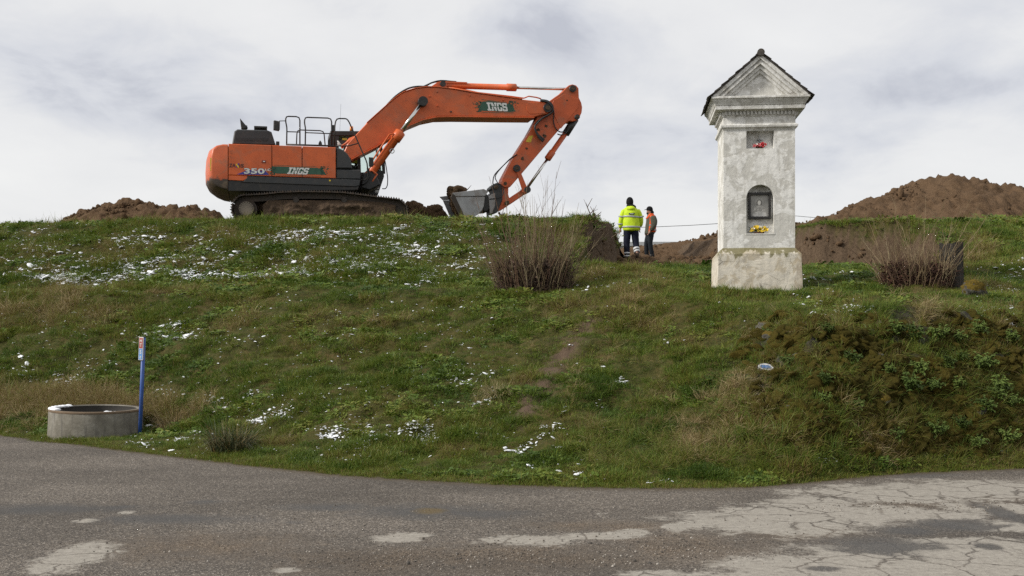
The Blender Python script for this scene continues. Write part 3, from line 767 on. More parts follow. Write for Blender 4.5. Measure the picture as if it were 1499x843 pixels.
# roof of overlapping slates
roof = MB()
ap = z7 + .008 + .745*SL
RW, TH = .77, .012
ang = math.atan(SL)
for sg in (-1, 1):
    roof.prism([(0, ap+.004), (sg*RW, ap+.004-RW*SL), (sg*RW, ap+.004-RW*SL+TH), (0, ap+.004+TH)], FY-.015, HS+.21)
roof = roof.build('roof', M_tile, shrine)
tp = None; L = RW/math.cos(ang); nr = 7
for sg in (-1, 1):
    for r_ in range(nr):
        for c_ in range(7):
            if tp is None:
                b = MB(); b.box((-.120, -.112, 0), (.120, .112, .010)); tl = b.build('roof_slate', M_tile, roof, .004); tp = tl
            else: tl = tp.copy(); C.objects.link(tl); tl.parent = roof
            s_ = (r_+.5)*L/nr + .012 + random.gauss(0, .004); yy = FY - .03 + (c_+.5)*(2*HS+.44)/7 + (.05 if r_ % 2 else 0)*.3
            tl.matrix_local = (Matrix.Translation((sg*s_*math.cos(ang), yy, ap + .006 + TH - s_*math.sin(ang) + .010)) @ Matrix.Rotation(sg*(ang - .085 + random.gauss(0, .02)), 4, 'Y') @ Matrix.Rotation(random.gauss(0, .015), 4, 'Z'))
rp = None
for i in range(5):
    if rp is None:
        b = MB(); b.tube([(0, -.16, 0), (0, .16, 0)], [.058, .050], 12); rd = b.build('ridge_tile', M_tile, roof); rp = rd
    else: rd = rp.copy(); C.objects.link(rd); rd.parent = roof
    rd.matrix_local = Matrix.Translation((random.gauss(0, .004), FY+.10+i*.285, ap+.012+random.gauss(0, .004)))
# ---- things standing in the niches
def shrine_pt(x_, y_, z_): return shrine.matrix_basis @ Vector((x_, y_, z_))
bpy.context.view_layer.update()
def petal_flower(m, c, r, seed, n=6):
    rr = random.Random(seed)
    for k in range(n):
        a = 2*math.pi*k/n + rr.random(); tl = rr.uniform(.2, .9)
        d = Vector((math.cos(a), math.sin(a), 0)); up = Vector((rr.gauss(0, .3), -1.0, rr.uniform(.1, .8))).normalized()
        side = up.cross(Vector((0, 0, 1))).normalized(); oth = side.cross(up)
        dd = (side*math.cos(a) + oth*math.sin(a)); sd = up.cross(dd)
        p0 = Vector(c); tip = p0 + dd*r + up*r*tl*.6
        m.add([p0, p0 + dd*r*.6 + sd*r*.42 + up*r*.25, tip, p0 + dd*r*.6 - sd*r*.42 + up*r*.25], [(0, 1, 2, 3)], True)
def bouquet(name, label, base, wid, cols, nfl, hgt, seed, group=None):
    e = empty(name, base, SHR_ROT); tag(e, label, 'flowers')
    MB().box((-wid*.62, -.035, 0), (wid*.62, .035, .03)).build('holder', plain('flower_holder_clay', (.10, .05, .03), .8), e, .008)
    rr = random.Random(seed); lv = MB()
    for i in range(26):
        a = rr.uniform(-wid, wid); h = rr.uniform(.03, hgt*1.25); o = Vector((a*.8, rr.uniform(-.03, .03), .025)); d = Vector((a*.3+rr.gauss(0, .02), rr.uniform(-.05, .02), h)); s_ = Vector((.011, 0, .004))
        lv.add([o, o+d*.5+s_, o+d, o+d*.5-s_], [(0, 1, 2, 3)])
    lv.build('leaves', plain('bouquet_leaf_green', (.03, .075, .02), .6), e)
    for i in range(nfl):
        c = cols[i % len(cols)] if i % 3 else cols[0]
        f = MB(); a = (i+.5)/nfl*2-1
        petal_flower(f, (a*wid + rr.gauss(0, .01), -.035+rr.uniform(-.015, .015), .035 + rr.uniform(0, hgt)*(1-.5*a*a)), rr.uniform(.022, .034), seed*31+i)
        petal_flower(f, (a*wid + rr.gauss(0, .008), -.045, .035 + rr.uniform(0, hgt)*(1-.5*a*a)), .018, seed*37+i, 5)
        f.build('blossom', c, e)
    return e
red, pink, white_, yel = plain('red_petal', (.45, .012, .02), .6), plain('pink_petal', (.72, .38, .38), .6), plain('white_petal', (.75, .74, .68), .6), plain('yellow_petal', (.75, .52, .02), .6)
bouquet('flower_bouquet', 'red artificial flowers lying in the square upper niche of the shrine', shrine_pt(xc-.005, -HS+.055, hi_b+.001), .095, [red, red, pink, red, white_], 15, .05, 3)
bouquet('flower_bouquet', 'yellow and white flowers below the framed picture in the arched niche', shrine_pt(xc-.012, -HS+.06, lo_b+.005), .125, [yel, yel, white_, yel], 20, .085, 5)
cx_ = empty('crucifix', shrine_pt(xc+.005, -HS+DEP-.02, hi_b+.001), SHR_ROT); tag(cx_, 'small pale metal crucifix standing in the upper niche behind red flowers', 'crucifix')
M_zinc = plain('dull_zinc', (.48, .48, .47), .5, .3)
b = MB(); b.box((-.007, -.006, 0), (.007, .006, .225)); b.build('upright', M_zinc, cx_, .002)
b = MB(); b.box((-.058, -.005, .145), (.058, .0065, .159)); b.build('crossbar', M_zinc, cx_, .002)
b = MB(); b.tube([(0,-.012,.06),(0,-.014,.10),(0,-.013,.14),(0,-.013,.165)], [.005,.009,.010,.009], 8); b.tube([(-.045,-.010,.158),(0,-.012,.145),(.045,-.010,.158)], .004, 6); b.build('figure', plain('dark_zinc', (.25, .25, .25), .5, .3), cx_)
def print_material():
    t = NT('faded_sepia_print'); p = t.co(); s3 = t.sep(p)
    def ell(cx, cz, rx, rz, soft=.25):
        a = t.math('DIVIDE', t.math('SUBTRACT', s3[0], cx), rx); b_ = t.math('DIVIDE', t.math('SUBTRACT', s3[2], cz), rz)
        q = t.math('SQRT', t.math('ADD', t.math('MULTIPLY', a, a), t.math('MULTIPLY', b_, b_)))
        q = t.math('ADD', q, t.math('MULTIPLY', t.math('SUBTRACT', t.noise(22, 4, .6), .5), .5))
        return t.ramp(q, (1-soft, 1), (1+soft, 0))
    c = t.ramp(t.noise(9, 4), (.35, (.20, .195, .18)), (.7, (.31, .30, .28)))
    c = t.mix(ell(-.005, .065, .07, .07, .3), c, (.34, .33, .305))
    c = t.mix(ell(-.003, .042, .052, .072), c, (.06, .055, .05))
    c = t.mix(ell(.0, -.075, .105, .10), c, t.ramp(t.noise(26, 4), (.35, (.22, .21, .19)), (.65, (.60, .58, .54))))
    c = t.mix(ell(.01, -.150, .12, .07), c, t.ramp(t.noise(18, 4), (.35, (.5, .49, .46)), (.65, (.75, .74, .70))))
    c = t.mix(ell(-.004, .052, .030, .043), c, (.80, .77, .71))
    t.P(col=t.mix(.10, c, (.85, .83, .78)), rough=.5); return t.m
pic = empty('framed_picture', shrine_pt(xc+.004, -HS+DEP-.005, zz(319.5)), SHR_ROT); tag(pic, 'black framed sepia portrait hanging in the arched niche of the shrine', 'picture')
pw, ph = .176, .423
M_blk = plain('black_lacquer', (.014, .013, .012), .45, dirt=.3)
b = MB(); b.box((-pw, -.05, 0), (-pw+.036, 0, ph)); b.box((pw-.036, -.05, 0), (pw, 0, ph)); b.box((-pw+.036, -.049, 0), (pw-.036, 0, .040)); b.box((-pw+.036, -.049, ph-.04), (pw-.036, 0, ph)); b.build('frame', M_blk, pic, .004)
o = MB().box((-pw+.03, -.014, -ph/2+.035), (pw-.03, -.004, ph/2-.035)).build('print', print_material(), pic); o.location.z = ph/2
b = MB(); b.tube([(0, -.01, ph), (0, -.012, ph+.035)], .003, 6); b.build('hook', M_blk, pic)
# ------------------------------------------------------------------ excavator
UPA, UNA = R(13.0), R(4.0)
EXC = Vector((-6.05, 30.9, 4.22))
def plane_uv(ang):
    a = Vector((math.cos(ang), math.sin(ang))); n = Vector((math.sin(ang), -math.cos(ang)))
    def f(px, py, v):
        """photo pixel -> (along machine, up) on the upright plane v metres behind the machine's middle"""
        tx = (px-CXP)/FPX; wv = -v
        Y = (wv + EXC.x*n.x + EXC.y*n.y)/(tx*n.x + n.y); X = tx*Y
        return ((X-EXC.x)*a.x + (Y-EXC.y)*a.y, EYE + (HORY-py)/FPX*Y - EXC.z)
    return f
U, UN = plane_uv(UPA), plane_uv(UNA)
def UP(pts, v): return [U(p[0], p[1], v) for p in pts]
def U3(px, py, v): q = U(px, py, v); return Vector((q[0], v, q[1]))
def paint(name, col, rough=.42, dirt=.35):
    t = NT(name); p = t.co(); n = t.noise(3, 6, .65, p); nf = t.noise(30, 4, .6, p)
    c = t.mix(t.ramp(n, (.35, 0), (.7, 1)), tuple(x*.82 for x in col), tuple(x*1.06 for x in col))
    # dust film and scuffs
    c = t.mix(t.math('MULTIPLY', t.ramp(t.noise(1.7, 7, .7, p, dist=.7), (.5, 0), (.66, 1)), dirt), c, (.20, .14, .095))
    c = t.mix(t.math('MULTIPLY', t.ramp(t.noise(7, 8, .75, p), (.60, 0), (.66, 1)), dirt*1.2), c, (.06, .04, .028))
    t.P(col=c, rough=t.math('ADD', t.math('MULTIPLY', nf, .2), rough-.1), spec=.4, normal=t.bump(nf, .06, .004)); return t.m
M_or = paint('orange_machine_paint', (.64, .125, .032), dirt=.36)
M_or2 = paint('worn_orange_arm_paint', (.58, .108, .030), .5, dirt=.55)
M_dk = plain('charcoal_machine_panel', (.030, .032, .034), .55, dirt=.25)
M_bk = plain('black_machine_frame', (.014, .014, .014), .5, dirt=.25)
M_rub = plain('black_hose_rubber', (.012, .012, .012), .55)
M_chr = plain('chromed_rod', (.62, .62, .60), .18, 1.0)
M_stl = plain('worn_bucket_steel', (.34, .345, .35), .45, .35, dirt=.7, scale=3, dcol=(.13, .085, .055))
M_trk = plain('dirty_track_steel', (.055, .045, .038), .75, .2, dirt=.8, scale=5, dcol=(.075, .05, .033))
def mud_material():
    t = NT('caked_mud'); p = t.geo(); n = t.noise(7, 7, .7, p); n2 = t.noise(34, 4, .65, p)
    t.P(col=t.ramp(t.math('ADD', t.math('MULTIPLY', n, .65), t.math('MULTIPLY', n2, .35)), (.32, (.03, .023, .018)), (.46, (.075, .052, .036)), (.6, (.125, .085, .055)), (.74, (.19, .145, .105))), rough=.95, spec=.15, normal=t.bump(t.math('ADD', n, t.math('MULTIPLY', n2, .4)), .9, .05)); return t.m
M_mud = mud_material()
def soil_material(name='excavated_soil', k=1.0):
    t = NT(name); p = t.geo(); n = t.noise(3.0, 8, .68, p, dist=.4); n2 = t.noise(22, 6, .7, p); n0 = t.noise(.7, 4, .55, p)
    c = t.ramp(t.math('ADD', t.math('MULTIPLY', n, .5), t.math('MULTIPLY', n2, .5)), (.30, tuple(k*v for v in (.040, .024, .014))), (.47, tuple(k*v for v in (.096, .060, .034))), (.60, tuple(k*v for v in (.142, .091, .053))), (.75, tuple(k*v for v in (.205, .138, .084))))
    c = t.mix(t.ramp(n0, (.35, 0), (.65, .45)), c, tuple(k*v for v in (.145, .095, .058)))
    t.P(col=c, rough=.97, spec=.1, normal=t.bump(t.math('ADD', n, t.math('MULTIPLY', n2, .6)), .9, .09)); return t.m
M_soil = soil_material()
exc = empty('excavator', EXC, UPA)
tag(exc, 'orange crawler excavator standing on top of the bank with its arm folded down', 'excavator')
B = 1.48
# counterweight: rounded in plan and profile
cw = [(333.4,210.2),(326,210),(316,212),(309,217),(306.5,228),(305.6,245),(306,261),(309,268.5),(315,273.5),(323,277),(333.4,278.8)]
prof = UP(cw, -B)
m = MB(); vs = []; fs = []; ns = 15; u1 = prof[0][0]; ulo = min(p[0] for p in prof)
cz_ = sum(p[1] for p in prof)/len(prof)
for i in range(ns):
    f = -1 + 2*i/(ns-1); vv = f*B
    k = abs(f)**7; sc_ = 1 - .16*k                                       # corners pulled in
    for (u_, z_) in prof:
        vs.append((u1 + (u_-u1)*(1.30 - .30*f*f)*(1-.10*k), vv, cz_ + (z_-cz_)*(1-.02*k)))
n_ = len(prof)
for i in range(ns-1):
    for j in range(n_-1): fs.append((i*n_+j, i*n_+j+1, (i+1)*n_+j+1, (i+1)*n_+j))
fs += [tuple(range(n_)), tuple(range((ns-1)*n_, ns*n_))[::-1]]
m.add(vs, fs, True)
def cw_material():
    t = NT('counterweight_paint'); p = t.co(); z = t.sep(p)[2]; n = t.noise(4.5, 7, .7, p, dist=.5)
    base_ = t.mix(t.ramp(t.noise(2, 5, .6, p), (.35, 0), (.7, 1)), (.52, .10, .03), (.66, .14, .042))
    zl = U(320, 257, -B)[1]
    a = t.math('ADD', t.math('MULTIPLY', t.math('SUBTRACT', zl, z), 6.0), t.math('MULTIPLY', t.math('SUBTRACT', n, .5), 2.6))
    c = t.mix(t.ramp(a, (.15, 0), (.6, 1)), base_, (.055, .042, .032))
    c = t.mix(t.math('MULTIPLY', t.ramp(n, (.52, 0), (.66, 1)), .55), c, (.20, .14, .09))
    t.P(col=c, rough=.45); return t.m
cwo = m.build('counterweight', cw_material(), exc)
md = cwo.modifiers.new('bevel', 'BEVEL'); md.width = .05; md.segments = 3; md.limit_method = 'ANGLE'; md.angle_limit = R(50)
# warning sticker on the tail
q = U(308.5, 241, -B*.93); b = MB(); b.box((-.04, -.006, -.17), (.14, .01, .17)); s_ = b.build('warning_sticker', plain('yellow_sticker', (.72, .52, .03), .5), exc); s_.location = (q[0]+.03, -B*.985, q[1])
# body core and side doors
core = [(334.2,213.5),(491,218),(491,262),(527,264),(524,277),(404,279.4),(334.2,278.8)]
MB().prism(UP(core, -B), -B+.035, B-.035).build('body_core', M_bk, exc)
for pts in ([(334.4,210.2),(397.6,212.4),(397.6,257.9),(334.4,256.0)], [(398.6,212.4),(441.9,213.9),(441.9,259.3),(398.6,257.9)], [(442.9,213.9),(491.5,215.6),(491.5,260.8),(442.9,259.3)]):
    p_ = UP(pts, -B)
    dr = MB().prism(p_, -B, -B+.05, bev=.012).build('side_door', M_or, exc)
    top = [(p_[0][0], p_[0][1]-.008), (p_[1][0], p_[1][1]-.008)]
    b = MB(); y0, y1 = -B+.015, B-.05
    b.add([(top[0][0], -B+.04, top[0][1]+.012), (top[1][0], -B+.04, top[1][1]+.012), (top[1][0], y1, top[1][1]+.05), (top[0][0], y1, top[0][1]+.05), (top[0][0], -B+.04, top[0][1]-.06), (top[1][0], -B+.04, top[1][1]-.06), (top[1][0], y1, top[1][1]-.06), (top[0][0], y1, top[0][1]-.06)],
          [(0,1,2,3),(0,4,5,1),(1,5,6,2),(2,6,7,3),(3,7,4,0)])
    b.build('top_cover', M_or, exc, .012)
q = UP([(382.5,234.0),(389.5,238.6)], -B)
lk = MB().box((q[0][0], -B-.012, q[1][1]), (q[1][0], -B+.01, q[0][1])).build('door_latch', plain('dark_orange_recess', (.25, .045, .015), .5), exc, .008)
MB().box((q[0][0]+.05, -B-.02, q[1][1]+.03), (q[1][0]-.03, -B-.008, q[0][1]-.03)).build('lock', M_chr, lk)
# lower skirt and front boxes
MB().prism(UP([(334.4,256.3),(362,257.3),(362,261),(356,264.5),(334.4,263.5)], -B), -B+.003, -B+.06, bev=.01).build('skirt_stripe', M_or, exc)
MB().prism(UP([(362.4,257.3),(491.3,261.2),(527.7,262.8),(526,271.5),(521,273.5),(352,266.5),(356.4,264.7)], -B), -B+.001, -B+.10, bev=.02).build('side_skirt', M_dk, exc)
MB().prism(UP([(334.4,264),(352,266.8),(521,274),(519,279),(404,280),(334.4,278.8)], -B), -B+.06, -B+.2, bev=.02).build('belly_plate', M_bk, exc)
MB().prism(UP([(492.3,216.2),(496,216.4),(503,219.5),(509,225),(513,232),(515,240),(515.5,246.6),(492.3,246.6)], -B), -B+.004, -.5, bev=.03).build('tank_cover', M_dk, exc)
MB().prism(UP([(492.3,247.8),(527.5,248.4),(527.5,262.2),(492.3,261.6)], -B), -B+.006, -.5, bev=.02).build('tool_box', M_dk, exc)
# engine hood with louvres, exhaust flap
hood = MB().prism(UP([(339.6,211),(343,192),(347.5,189),(391.4,190.3),(397.5,192.8),(403.8,212.5)], -1.0), -1.0, .75, bev=.03).build('engine_hood', M_dk, exc)
for i in range(5):
    x0 = 346 + i*9.6; q = UP([(x0,202),(x0+7.6,202.3),(x0+7.6,206.2),(x0,205.9)], -1.0)
    MB().prism(q, -1.012, -.99).build('louvre', M_bk, hood)
q = UP([(372,190.5),(391,191)], -.4); MB().box((q[0][0], -.9, q[0][1]-.02), (q[1][0], .4, q[0][1]+.035)).build('hood_cap', M_bk, hood, .01)
e0 = U3(357.5, 189, -.1); b = MB(); b.tube([e0, e0+Vector((0,0,.10))], .085, 12); b.build('exhaust_stack', M_bk, exc)
b = MB(); b.prism(UP([(351.3,173.7),(352.6,185),(356,189),(362.8,187.4)], -.1), -.19, -.01, bev=.01); b.build('exhaust_flap', M_bk, exc)
b = MB(); q = UP([(404,207.5),(409,213.5)], -.9); b.box((q[0][0], -1.0, q[1][1]), (q[1][0], -.7, q[0][1])); b.build('hood_hinge', M_bk, exc, .01)
# handrails
def rail(name, pts, v, r=.019, par=exc):
    b = MB(); P_ = [U3(p[0], p[1], p[2] if len(p) > 2 else v) for p in pts]
    # round the corners
    Q = [P_[0]]
    for i in range(1, len(P_)-1):
        a_, c_ = (P_[i-1]-P_[i]), (P_[i+1]-P_[i]); d_ = min(.10, a_.length*.45, c_.length*.45)
        a_.normalize(); c_.normalize(); p1, p2 = P_[i]+a_*d_, P_[i]+c_*d_
        Q += [p1, (p1+p2)*.25 + P_[i]*.5, p2]
    Q.append(P_[-1]); b.tube(Q, r, 7); return b.build(name, M_bk, par)
h1 = rail('handrail', [(419.6,212.5),(420,186),(418,178),(418.5,170.2),(439,170.8),(439,212.5)], -1.15)
rail('rail_bar', [(420,192.6),(439,193.2)], -1.15, .015, h1)
h2 = rail('handrail', [(446.8,213.2),(447.2,187),(445.6,180),(446.2,171.6),(485.4,173),(485.6,214)], -1.15)
rail('rail_bar', [(447,194),(485.5,195.6)], -1.15, .015, h2)
rail('handrail', [(434,212),(434.8,190),(474,191.4),(476,213)], -.1, .017)
rail('handrail', [(419.6,211.4,-1.15),(490,213.6,-1.15)], -1.15, .025)
rail('handrail', [(489.4,214.5),(490.2,182),(492.5,173.4),(507.6,173.6),(511,178.5),(537.8,239),(538,262.5),(528,264)], -1.35)
rail('handrail', [(490,213),(508,214),(524,209.8)], -1.35, .017)
mr = MB().prism(UP([(400.4,177),(402,176),(409.8,177.8),(409.6,189.5),(408,192),(400,190.4)], -1.3), -1.33, -1.25, bev=.02).build('mirror', M_bk, exc)
rail('mirror_arm', [(409,177,-1.28),(418.5,176.8,-1.15)], -1.2, .011, mr)
mr2 = MB().prism(UP([(540,230),(546.5,230.5),(547,242),(545,244.5),(540,243.5)], -1.3), -1.33, -1.26, bev=.02).build('mirror', M_bk, exc)
rail('mirror_arm', [(543,243,-1.3),(538.5,252,-1.34)], -1.3, .013, mr2)
for (a_, b_) in (((466,206.5),(471.5,213)),):
    q = UP([(466,213),(466.5,209),(468.5,205.6),(471,209),(471.5,213)], -.9); MB().prism(q, -.95, -.85).build('filler_cap', M_bk, exc)
rl = MB(); q = U3(487.5, 188, -1.15); rl.box((q.x-.05, -1.2, q.z-.09), (q.x+.05, -1.1, q.z+.09)); rl.build('work_lamp', M_bk, exc, .01)
# cab on the far side
cv0, cv1 = .42, 1.44
M_gl = NT('cab_glass').P(col=(.86, .93, .90), rough=.03, trans=1.0, ior=1.06).m
def cabp(pts, v=cv0): return UP(pts, v)
cab = MB(); rf = cabp([(483,195),(483.6,191.4),(550,192),(556,195.5),(556,199),(483,199)]); cab.prism(rf, cv0-.02, cv1+.02, bev=.02)
cab.prism(cabp([(483,252),(534,252),(541,246),(561.5,250),(562.5,258),(553,286),(483,286)]), cv0, cv1, bev=.03)
for pts in ([(483,197),(496,197),(496,254),(483,254)], [(522,197),(526.5,197),(528.5,254),(524,254)], [(552.5,196),(556.5,197),(563.5,238),(564,254),(560,254),(559,238)]):
    for v0, v1 in ((cv0, cv0+.07), (cv1-.07, cv1)): cab.prism(cabp(pts), v0, v1)
cab = cab.build('cab', M_bk, exc)
for v in (cv0+.02, cv1-.03):
    MB().prism(cabp([(496.3,199.3),(521.7,199.3),(523.7,251.7),(496.3,251.7)]), v, v+.012).build('window_pane', M_gl, cab)
    MB().prism(cabp([(526.8,199.3),(552.4,199.3),(558.7,238),(559.7,249.6),(541,245.6),(534,251.6),(528.7,251.7)]), v, v+.012).build('window_pane', M_gl, cab)
MB().prism(cabp([(553,199.4),(554,199.4),(561.5,238),(562.3,249.6),(561.5,249.6),(560.7,238)]), cv0+.08, cv1-.08).build('windscreen', M_gl, cab)
b = MB(); q = cabp([(506,238),(524,242)]); b.prism(cabp([(505,212),(511,211),(514,238),(526,240),(526,252),(506,252)]), .75, 1.12, bev=.05); b.build('operator_seat', plain('dark_seat_fabric', (.03, .03, .03), .9), cab)
b = MB(); b.prism(cabp([(513,229),(526,231.5),(527,238.5),(513,236.5)]), .66, .74, bev=.01); b.build('console_cover', plain('yellow_green_cover', (.45, .40, .03), .7), cab)
b = MB(); q = U3(514.6, 190, .6); b.tube([q+Vector((0,0,-.03)), q+Vector((0,0,.10))], [.055,.045], 12); b.build('beacon', plain('amber_beacon', (.75, .24, .02), .3), cab)
b = MB(); b.prism(cabp([(501,202),(508,202.4),(508,205.4),(501,205)]), cv0-.006, cv0+.01); b.build('roof_sticker', plain('olive_sticker', (.35, .33, .03), .6), cab)
b = MB(); b.prism(cabp([(497,206),(506,201),(519,201),(519,214),(497,214)]), cv0+.01, cv0+.05); b.build('rear_panel', M_dk, cab)
rail('guard_bar', [(563.5,234.5),(565.5,245),(567.8,262),(567,272),(564.5,276.5),(559.5,276)], cv0-.05, .014, cab)
b = MB(); b.prism(cabp([(549,274.5),(555.5,274.7),(555,276.4),(548.8,276.2)]), cv0-.006, cv0+.01); b.prism(cabp([(549,278),(555,278.2),(554.5,282),(549.2,281.8)]), cv0-.006, cv0+.01); b.build('white_label', plain('white_label', (.5, .5, .48), .5), cab)
q = U3(498, 170, .9); b = MB(); b.tube([U3(497.5,191,.9), U3(499,152,.9)], .003, 5); b.build('aerial', M_rub, cab)
# boom
boom_o = [(503,224),(509,210),(537,180),(565.4,154.5),(580,142),(591,135),(608,129.6),(625,127.3),(640,127.6),(665,130.7),(693.5,135.8),(736,141.6),(764.7,145.4),(790,148.2),(801,149.5),(807,152.5),(809.5,158),(807,163.5),(801,166.6),(793,168.2),(782,171.2),(736,170.8),(665,169.9),(639.4,170.4),(619.5,174.6),(599.6,182.8),(579.6,195.4),(551,213.9),(514,232.6),(507,231.5)]
BW = .36
boom = MB().prism(UP(boom_o, -BW), -BW, BW, bev=.018).build('boom', M_or, exc)
# lips of top and bottom plates
low = [(514,232.6),(551,213.9),(579.6,195.4),(599.6,182.8),(619.5,174.6),(639.4,170.4),(665,169.9),(736,170.8),(782,171.2)]
def lip(pts, wd, sgn, name):
    p_ = UP(pts, -BW); q_ = [(a, z+sgn*wd) for a, z in p_]
    return MB().prism(p_ + q_[::-1], -BW-.03, BW+.03).build(name, M_or, boom, .008)
lip(low, .035, -1, 'bottom_plate')
lip([(537,180),(565.4,154.5),(580,142),(591,135),(608,129.6),(625,127.3),(640,127.6),(665,130.7),(693.5,135.8),(736,141.6),(764.7,145.4)], .025, 1, 'top_plate')
for (px_, py_, r_) in ((618.6,149,.12), (801.5,158,.13)):
    b = MB(); q = U3(px_, py_, -BW); b.tube([(q.x, -BW-.16 if px_ < 700 else -BW-.05, q.z), (q.x, BW+.16, q.z)], r_, 18); b.build('pin_boss', M_bk, boom)
    b = MB(); b.tube([(q.x, -BW-.19 if px_ < 700 else -BW-.08, q.z), (q.x, -BW, q.z)], r_*.55, 14); b.build('pin_cap', M_mud, boom)
for (px_, py_) in ((640,134),(688,139.5),(737,146.5),(640.5,155),(629,141),(660,163.5)):
    q = U3(px_, py_, -BW); b = MB(); b.box((q.x-.025, -BW-.03, q.z-.02), (q.x+.025, -BW, q.z+.02)); b.build('pipe_clamp', M_or2 if px_ != 660 else M_bk, boom, .005)
q = UP([(773,150),(798,150.5),(798,166),(776,167),(771,162),(770,154)], -BW); MB().prism(q, -BW-.014, -BW+.01, bev=.006).build('nose_doubler', M_or, boom)
# stick cylinder bracket on the boom
MB().prism(UP([(628,128.5),(640,120.5),(647,118.6),(652,121),(653.5,128),(653,131)], -.12), -.14, .14, bev=.01).build('cylinder_bracket', M_or, boom)
b = MB(); q = U3(647, 124.4, 0); b.tube([(q.x,-.19,q.z),(q.x,.19,q.z)], .085, 14); b.build('pin_cap', M_bk, boom)
def ram(name, p0, p1, split, r_b, r_r, head=.09, mat=M_or, par=exc):
    """hydraulic ram: barrel from p0, rod on to p1"""
    d = (p1-p0); n = d.normalized(); s_ = p0 + d*split
    b = MB(); b.tube([p0, p0+n*.10, p0+n*.14, s_-n*.30, s_-n*.29, s_-n*.02, s_], [r_b*.8, r_b*.9, r_b, r_b, r_b*1.28, r_b*1.28, r_b*1.0], 16); o = b.build(name, mat, par)
    b = MB(); b.tube([s_-n*.1, p1-n*.06], r_r, 14); b.build('rod', M_chr, o)
    ax = Vector((0, 1, 0)); b = MB(); b.tube([p1-ax*r_b*1.15, p1+ax*r_b*1.15], r_b*1.15, 16); b.build('rod_eye', M_bk, o)
    b = MB(); b.tube([p0-ax*r_b*1.1, p0+ax*r_b*1.1], r_b*1.15, 16); b.build('base_eye', mat, o)
    return o
for v in (-.60, .60):
    o = ram('boom_cylinder', U3(539, 258.5, v), U3(618.6, 149, v), .60, .118, .058)
    if v < 0:
        b = MB(); p0, p1 = U3(547.5, 240.5, v-.1), U3(576.5, 196, v-.1); of = Vector((-.10, 0, .02)); b.tube([p0, p0+of+(p1-p0)*.04, p1+of-(p1-p0)*.04, p1], .022, 8); b.build('oil_pipe', M_or, o)
        b = MB(); p0, p1 = U3(541.5, 249.5, v-.14), U3(551, 262, v-.1); b.tube([p0, U3(545,250,v-.16), U3(552,255,v-.16), U3(546,264,v-.14), U3(543,270,v-.1)], .026, 8); b.build('oil_pipe', M_or, o)
MB().prism(UP([(530,255),(543,252),(552,262),(556,272),(540,280),(527,276)], -.5), -.75, .75, bev=.03).build('cylinder_foot', M_bk, exc)
ram('stick_cylinder', U3(649, 125, 0), U3(837.8, 130.6, 0), .56, .088, .042)
b = MB(); b.prism(UP([(652,119.3),(684,120.7),(682,122.8),(652,122.6)], -.04), -.1, .1); b.build('cylinder_guard', M_or, exc, .006)
# stick (dipper arm)
arm_o = [(829,128),(833,124.6),(838,123.2),(843.5,124.8),(847,129),(847.6,143),(851,150),(852.4,157),(851.6,164.5),(848.5,171.5),(844,176.4),(838,177.6),(833,177),(821.6,186),(796.5,215.5),(773.6,242.6),(757,262),(747,273.5),(741,275.5),(735.5,272.5),(734,266),(735.5,260.5),(753,228),(773,196.8),(783,178.5),(789,166),(796,155),(804,148),(813,141.5),(822,135.5)]
AW = .23
arm = MB().prism(UP(arm_o, -AW), -AW, AW, bev=.014).build('stick', M_or2, exc)
MB().prism(UP([(806,159.5),(821,188.2),(846,158),(847,145),(826,138),(810,147)], -AW), -AW-.012, -AW+.01, bev=.006).build('side_doubler', M_or2, arm)
for (px_, py_, r_) in ((838,130,.10), (844.5,171.5,.075), (756,246.6,.105), (739,269,.10)):
    q = U3(px_, py_, -AW); b = MB(); b.tube([(q.x,-AW-.07,q.z),(q.x,AW+.07,q.z)], r_, 16); b.build('pin_boss', M_bk if px_ != 739 else M_or2, arm)
    b = MB(); b.tube([(q.x,-AW-.09,q.z),(q.x,-AW,q.z)], r_*.5, 12); b.build('pin_cap', M_mud, arm)
q = UP([(774.5,199),(780.5,198.2),(777,208.5),(769.5,207.5)], -AW); MB().prism(q, -AW-.006, -AW+.01).build('warning_sticker', plain('yellow_warning_sticker', (.66, .47, .03), .5, dirt=.5, scale=30, dcol=(.05, .04, .01)), arm)
for (px_, py_, s_) in ((799,184,.05),(788,190,.06),(797,198.5,.06),(771,217,.04),(830,147,.03),(765,232,.06)):
    q = U3(px_, py_, -AW); b = MB(); r1 = random.Random(px_)
    b.prism([(q.x+s_*r1.uniform(.5,1.1)*math.cos(a_), q.z+s_*r1.uniform(.5,1.1)*math.sin(a_)) for a_ in np.linspace(0, 6.28, 9)[:-1]], -AW-.016, -AW); b.build('mud_splash', M_mud, arm)
# bucket ram, links
ram('bucket_cylinder', U3(841, 176, 0), U3(769, 279, 0), .56, .080, .042, mat=M_or2)
b = MB(); b.tube([U3(842,174,-.02), U3(828,196,-.02)], .115, 12); b.build('cylinder_guard', M_bk, exc)
for v in (-.27, .21):
    MB().prism(UP([(753.5,244),(759,243.5),(771,272.5),(773,279),(769.5,283.5),(764.5,281.5),(764,276),(756,251)], v), v, v+.055, bev=.01).build('rocker_link', M_or2, exc)
MB().prism(UP([(769,275),(772.8,279),(770,283.5),(747,299),(741.5,298.5),(741,293),(763.5,278)], -.14), -.14, .14, bev=.02).build('bucket_link', M_or2, exc)
b = MB(); q = U3(768.8,279.4,0); b.tube([(q.x,-.32,q.z),(q.x,.32,q.z)], .095, 16); b.build('link_pin', M_bk, exc)
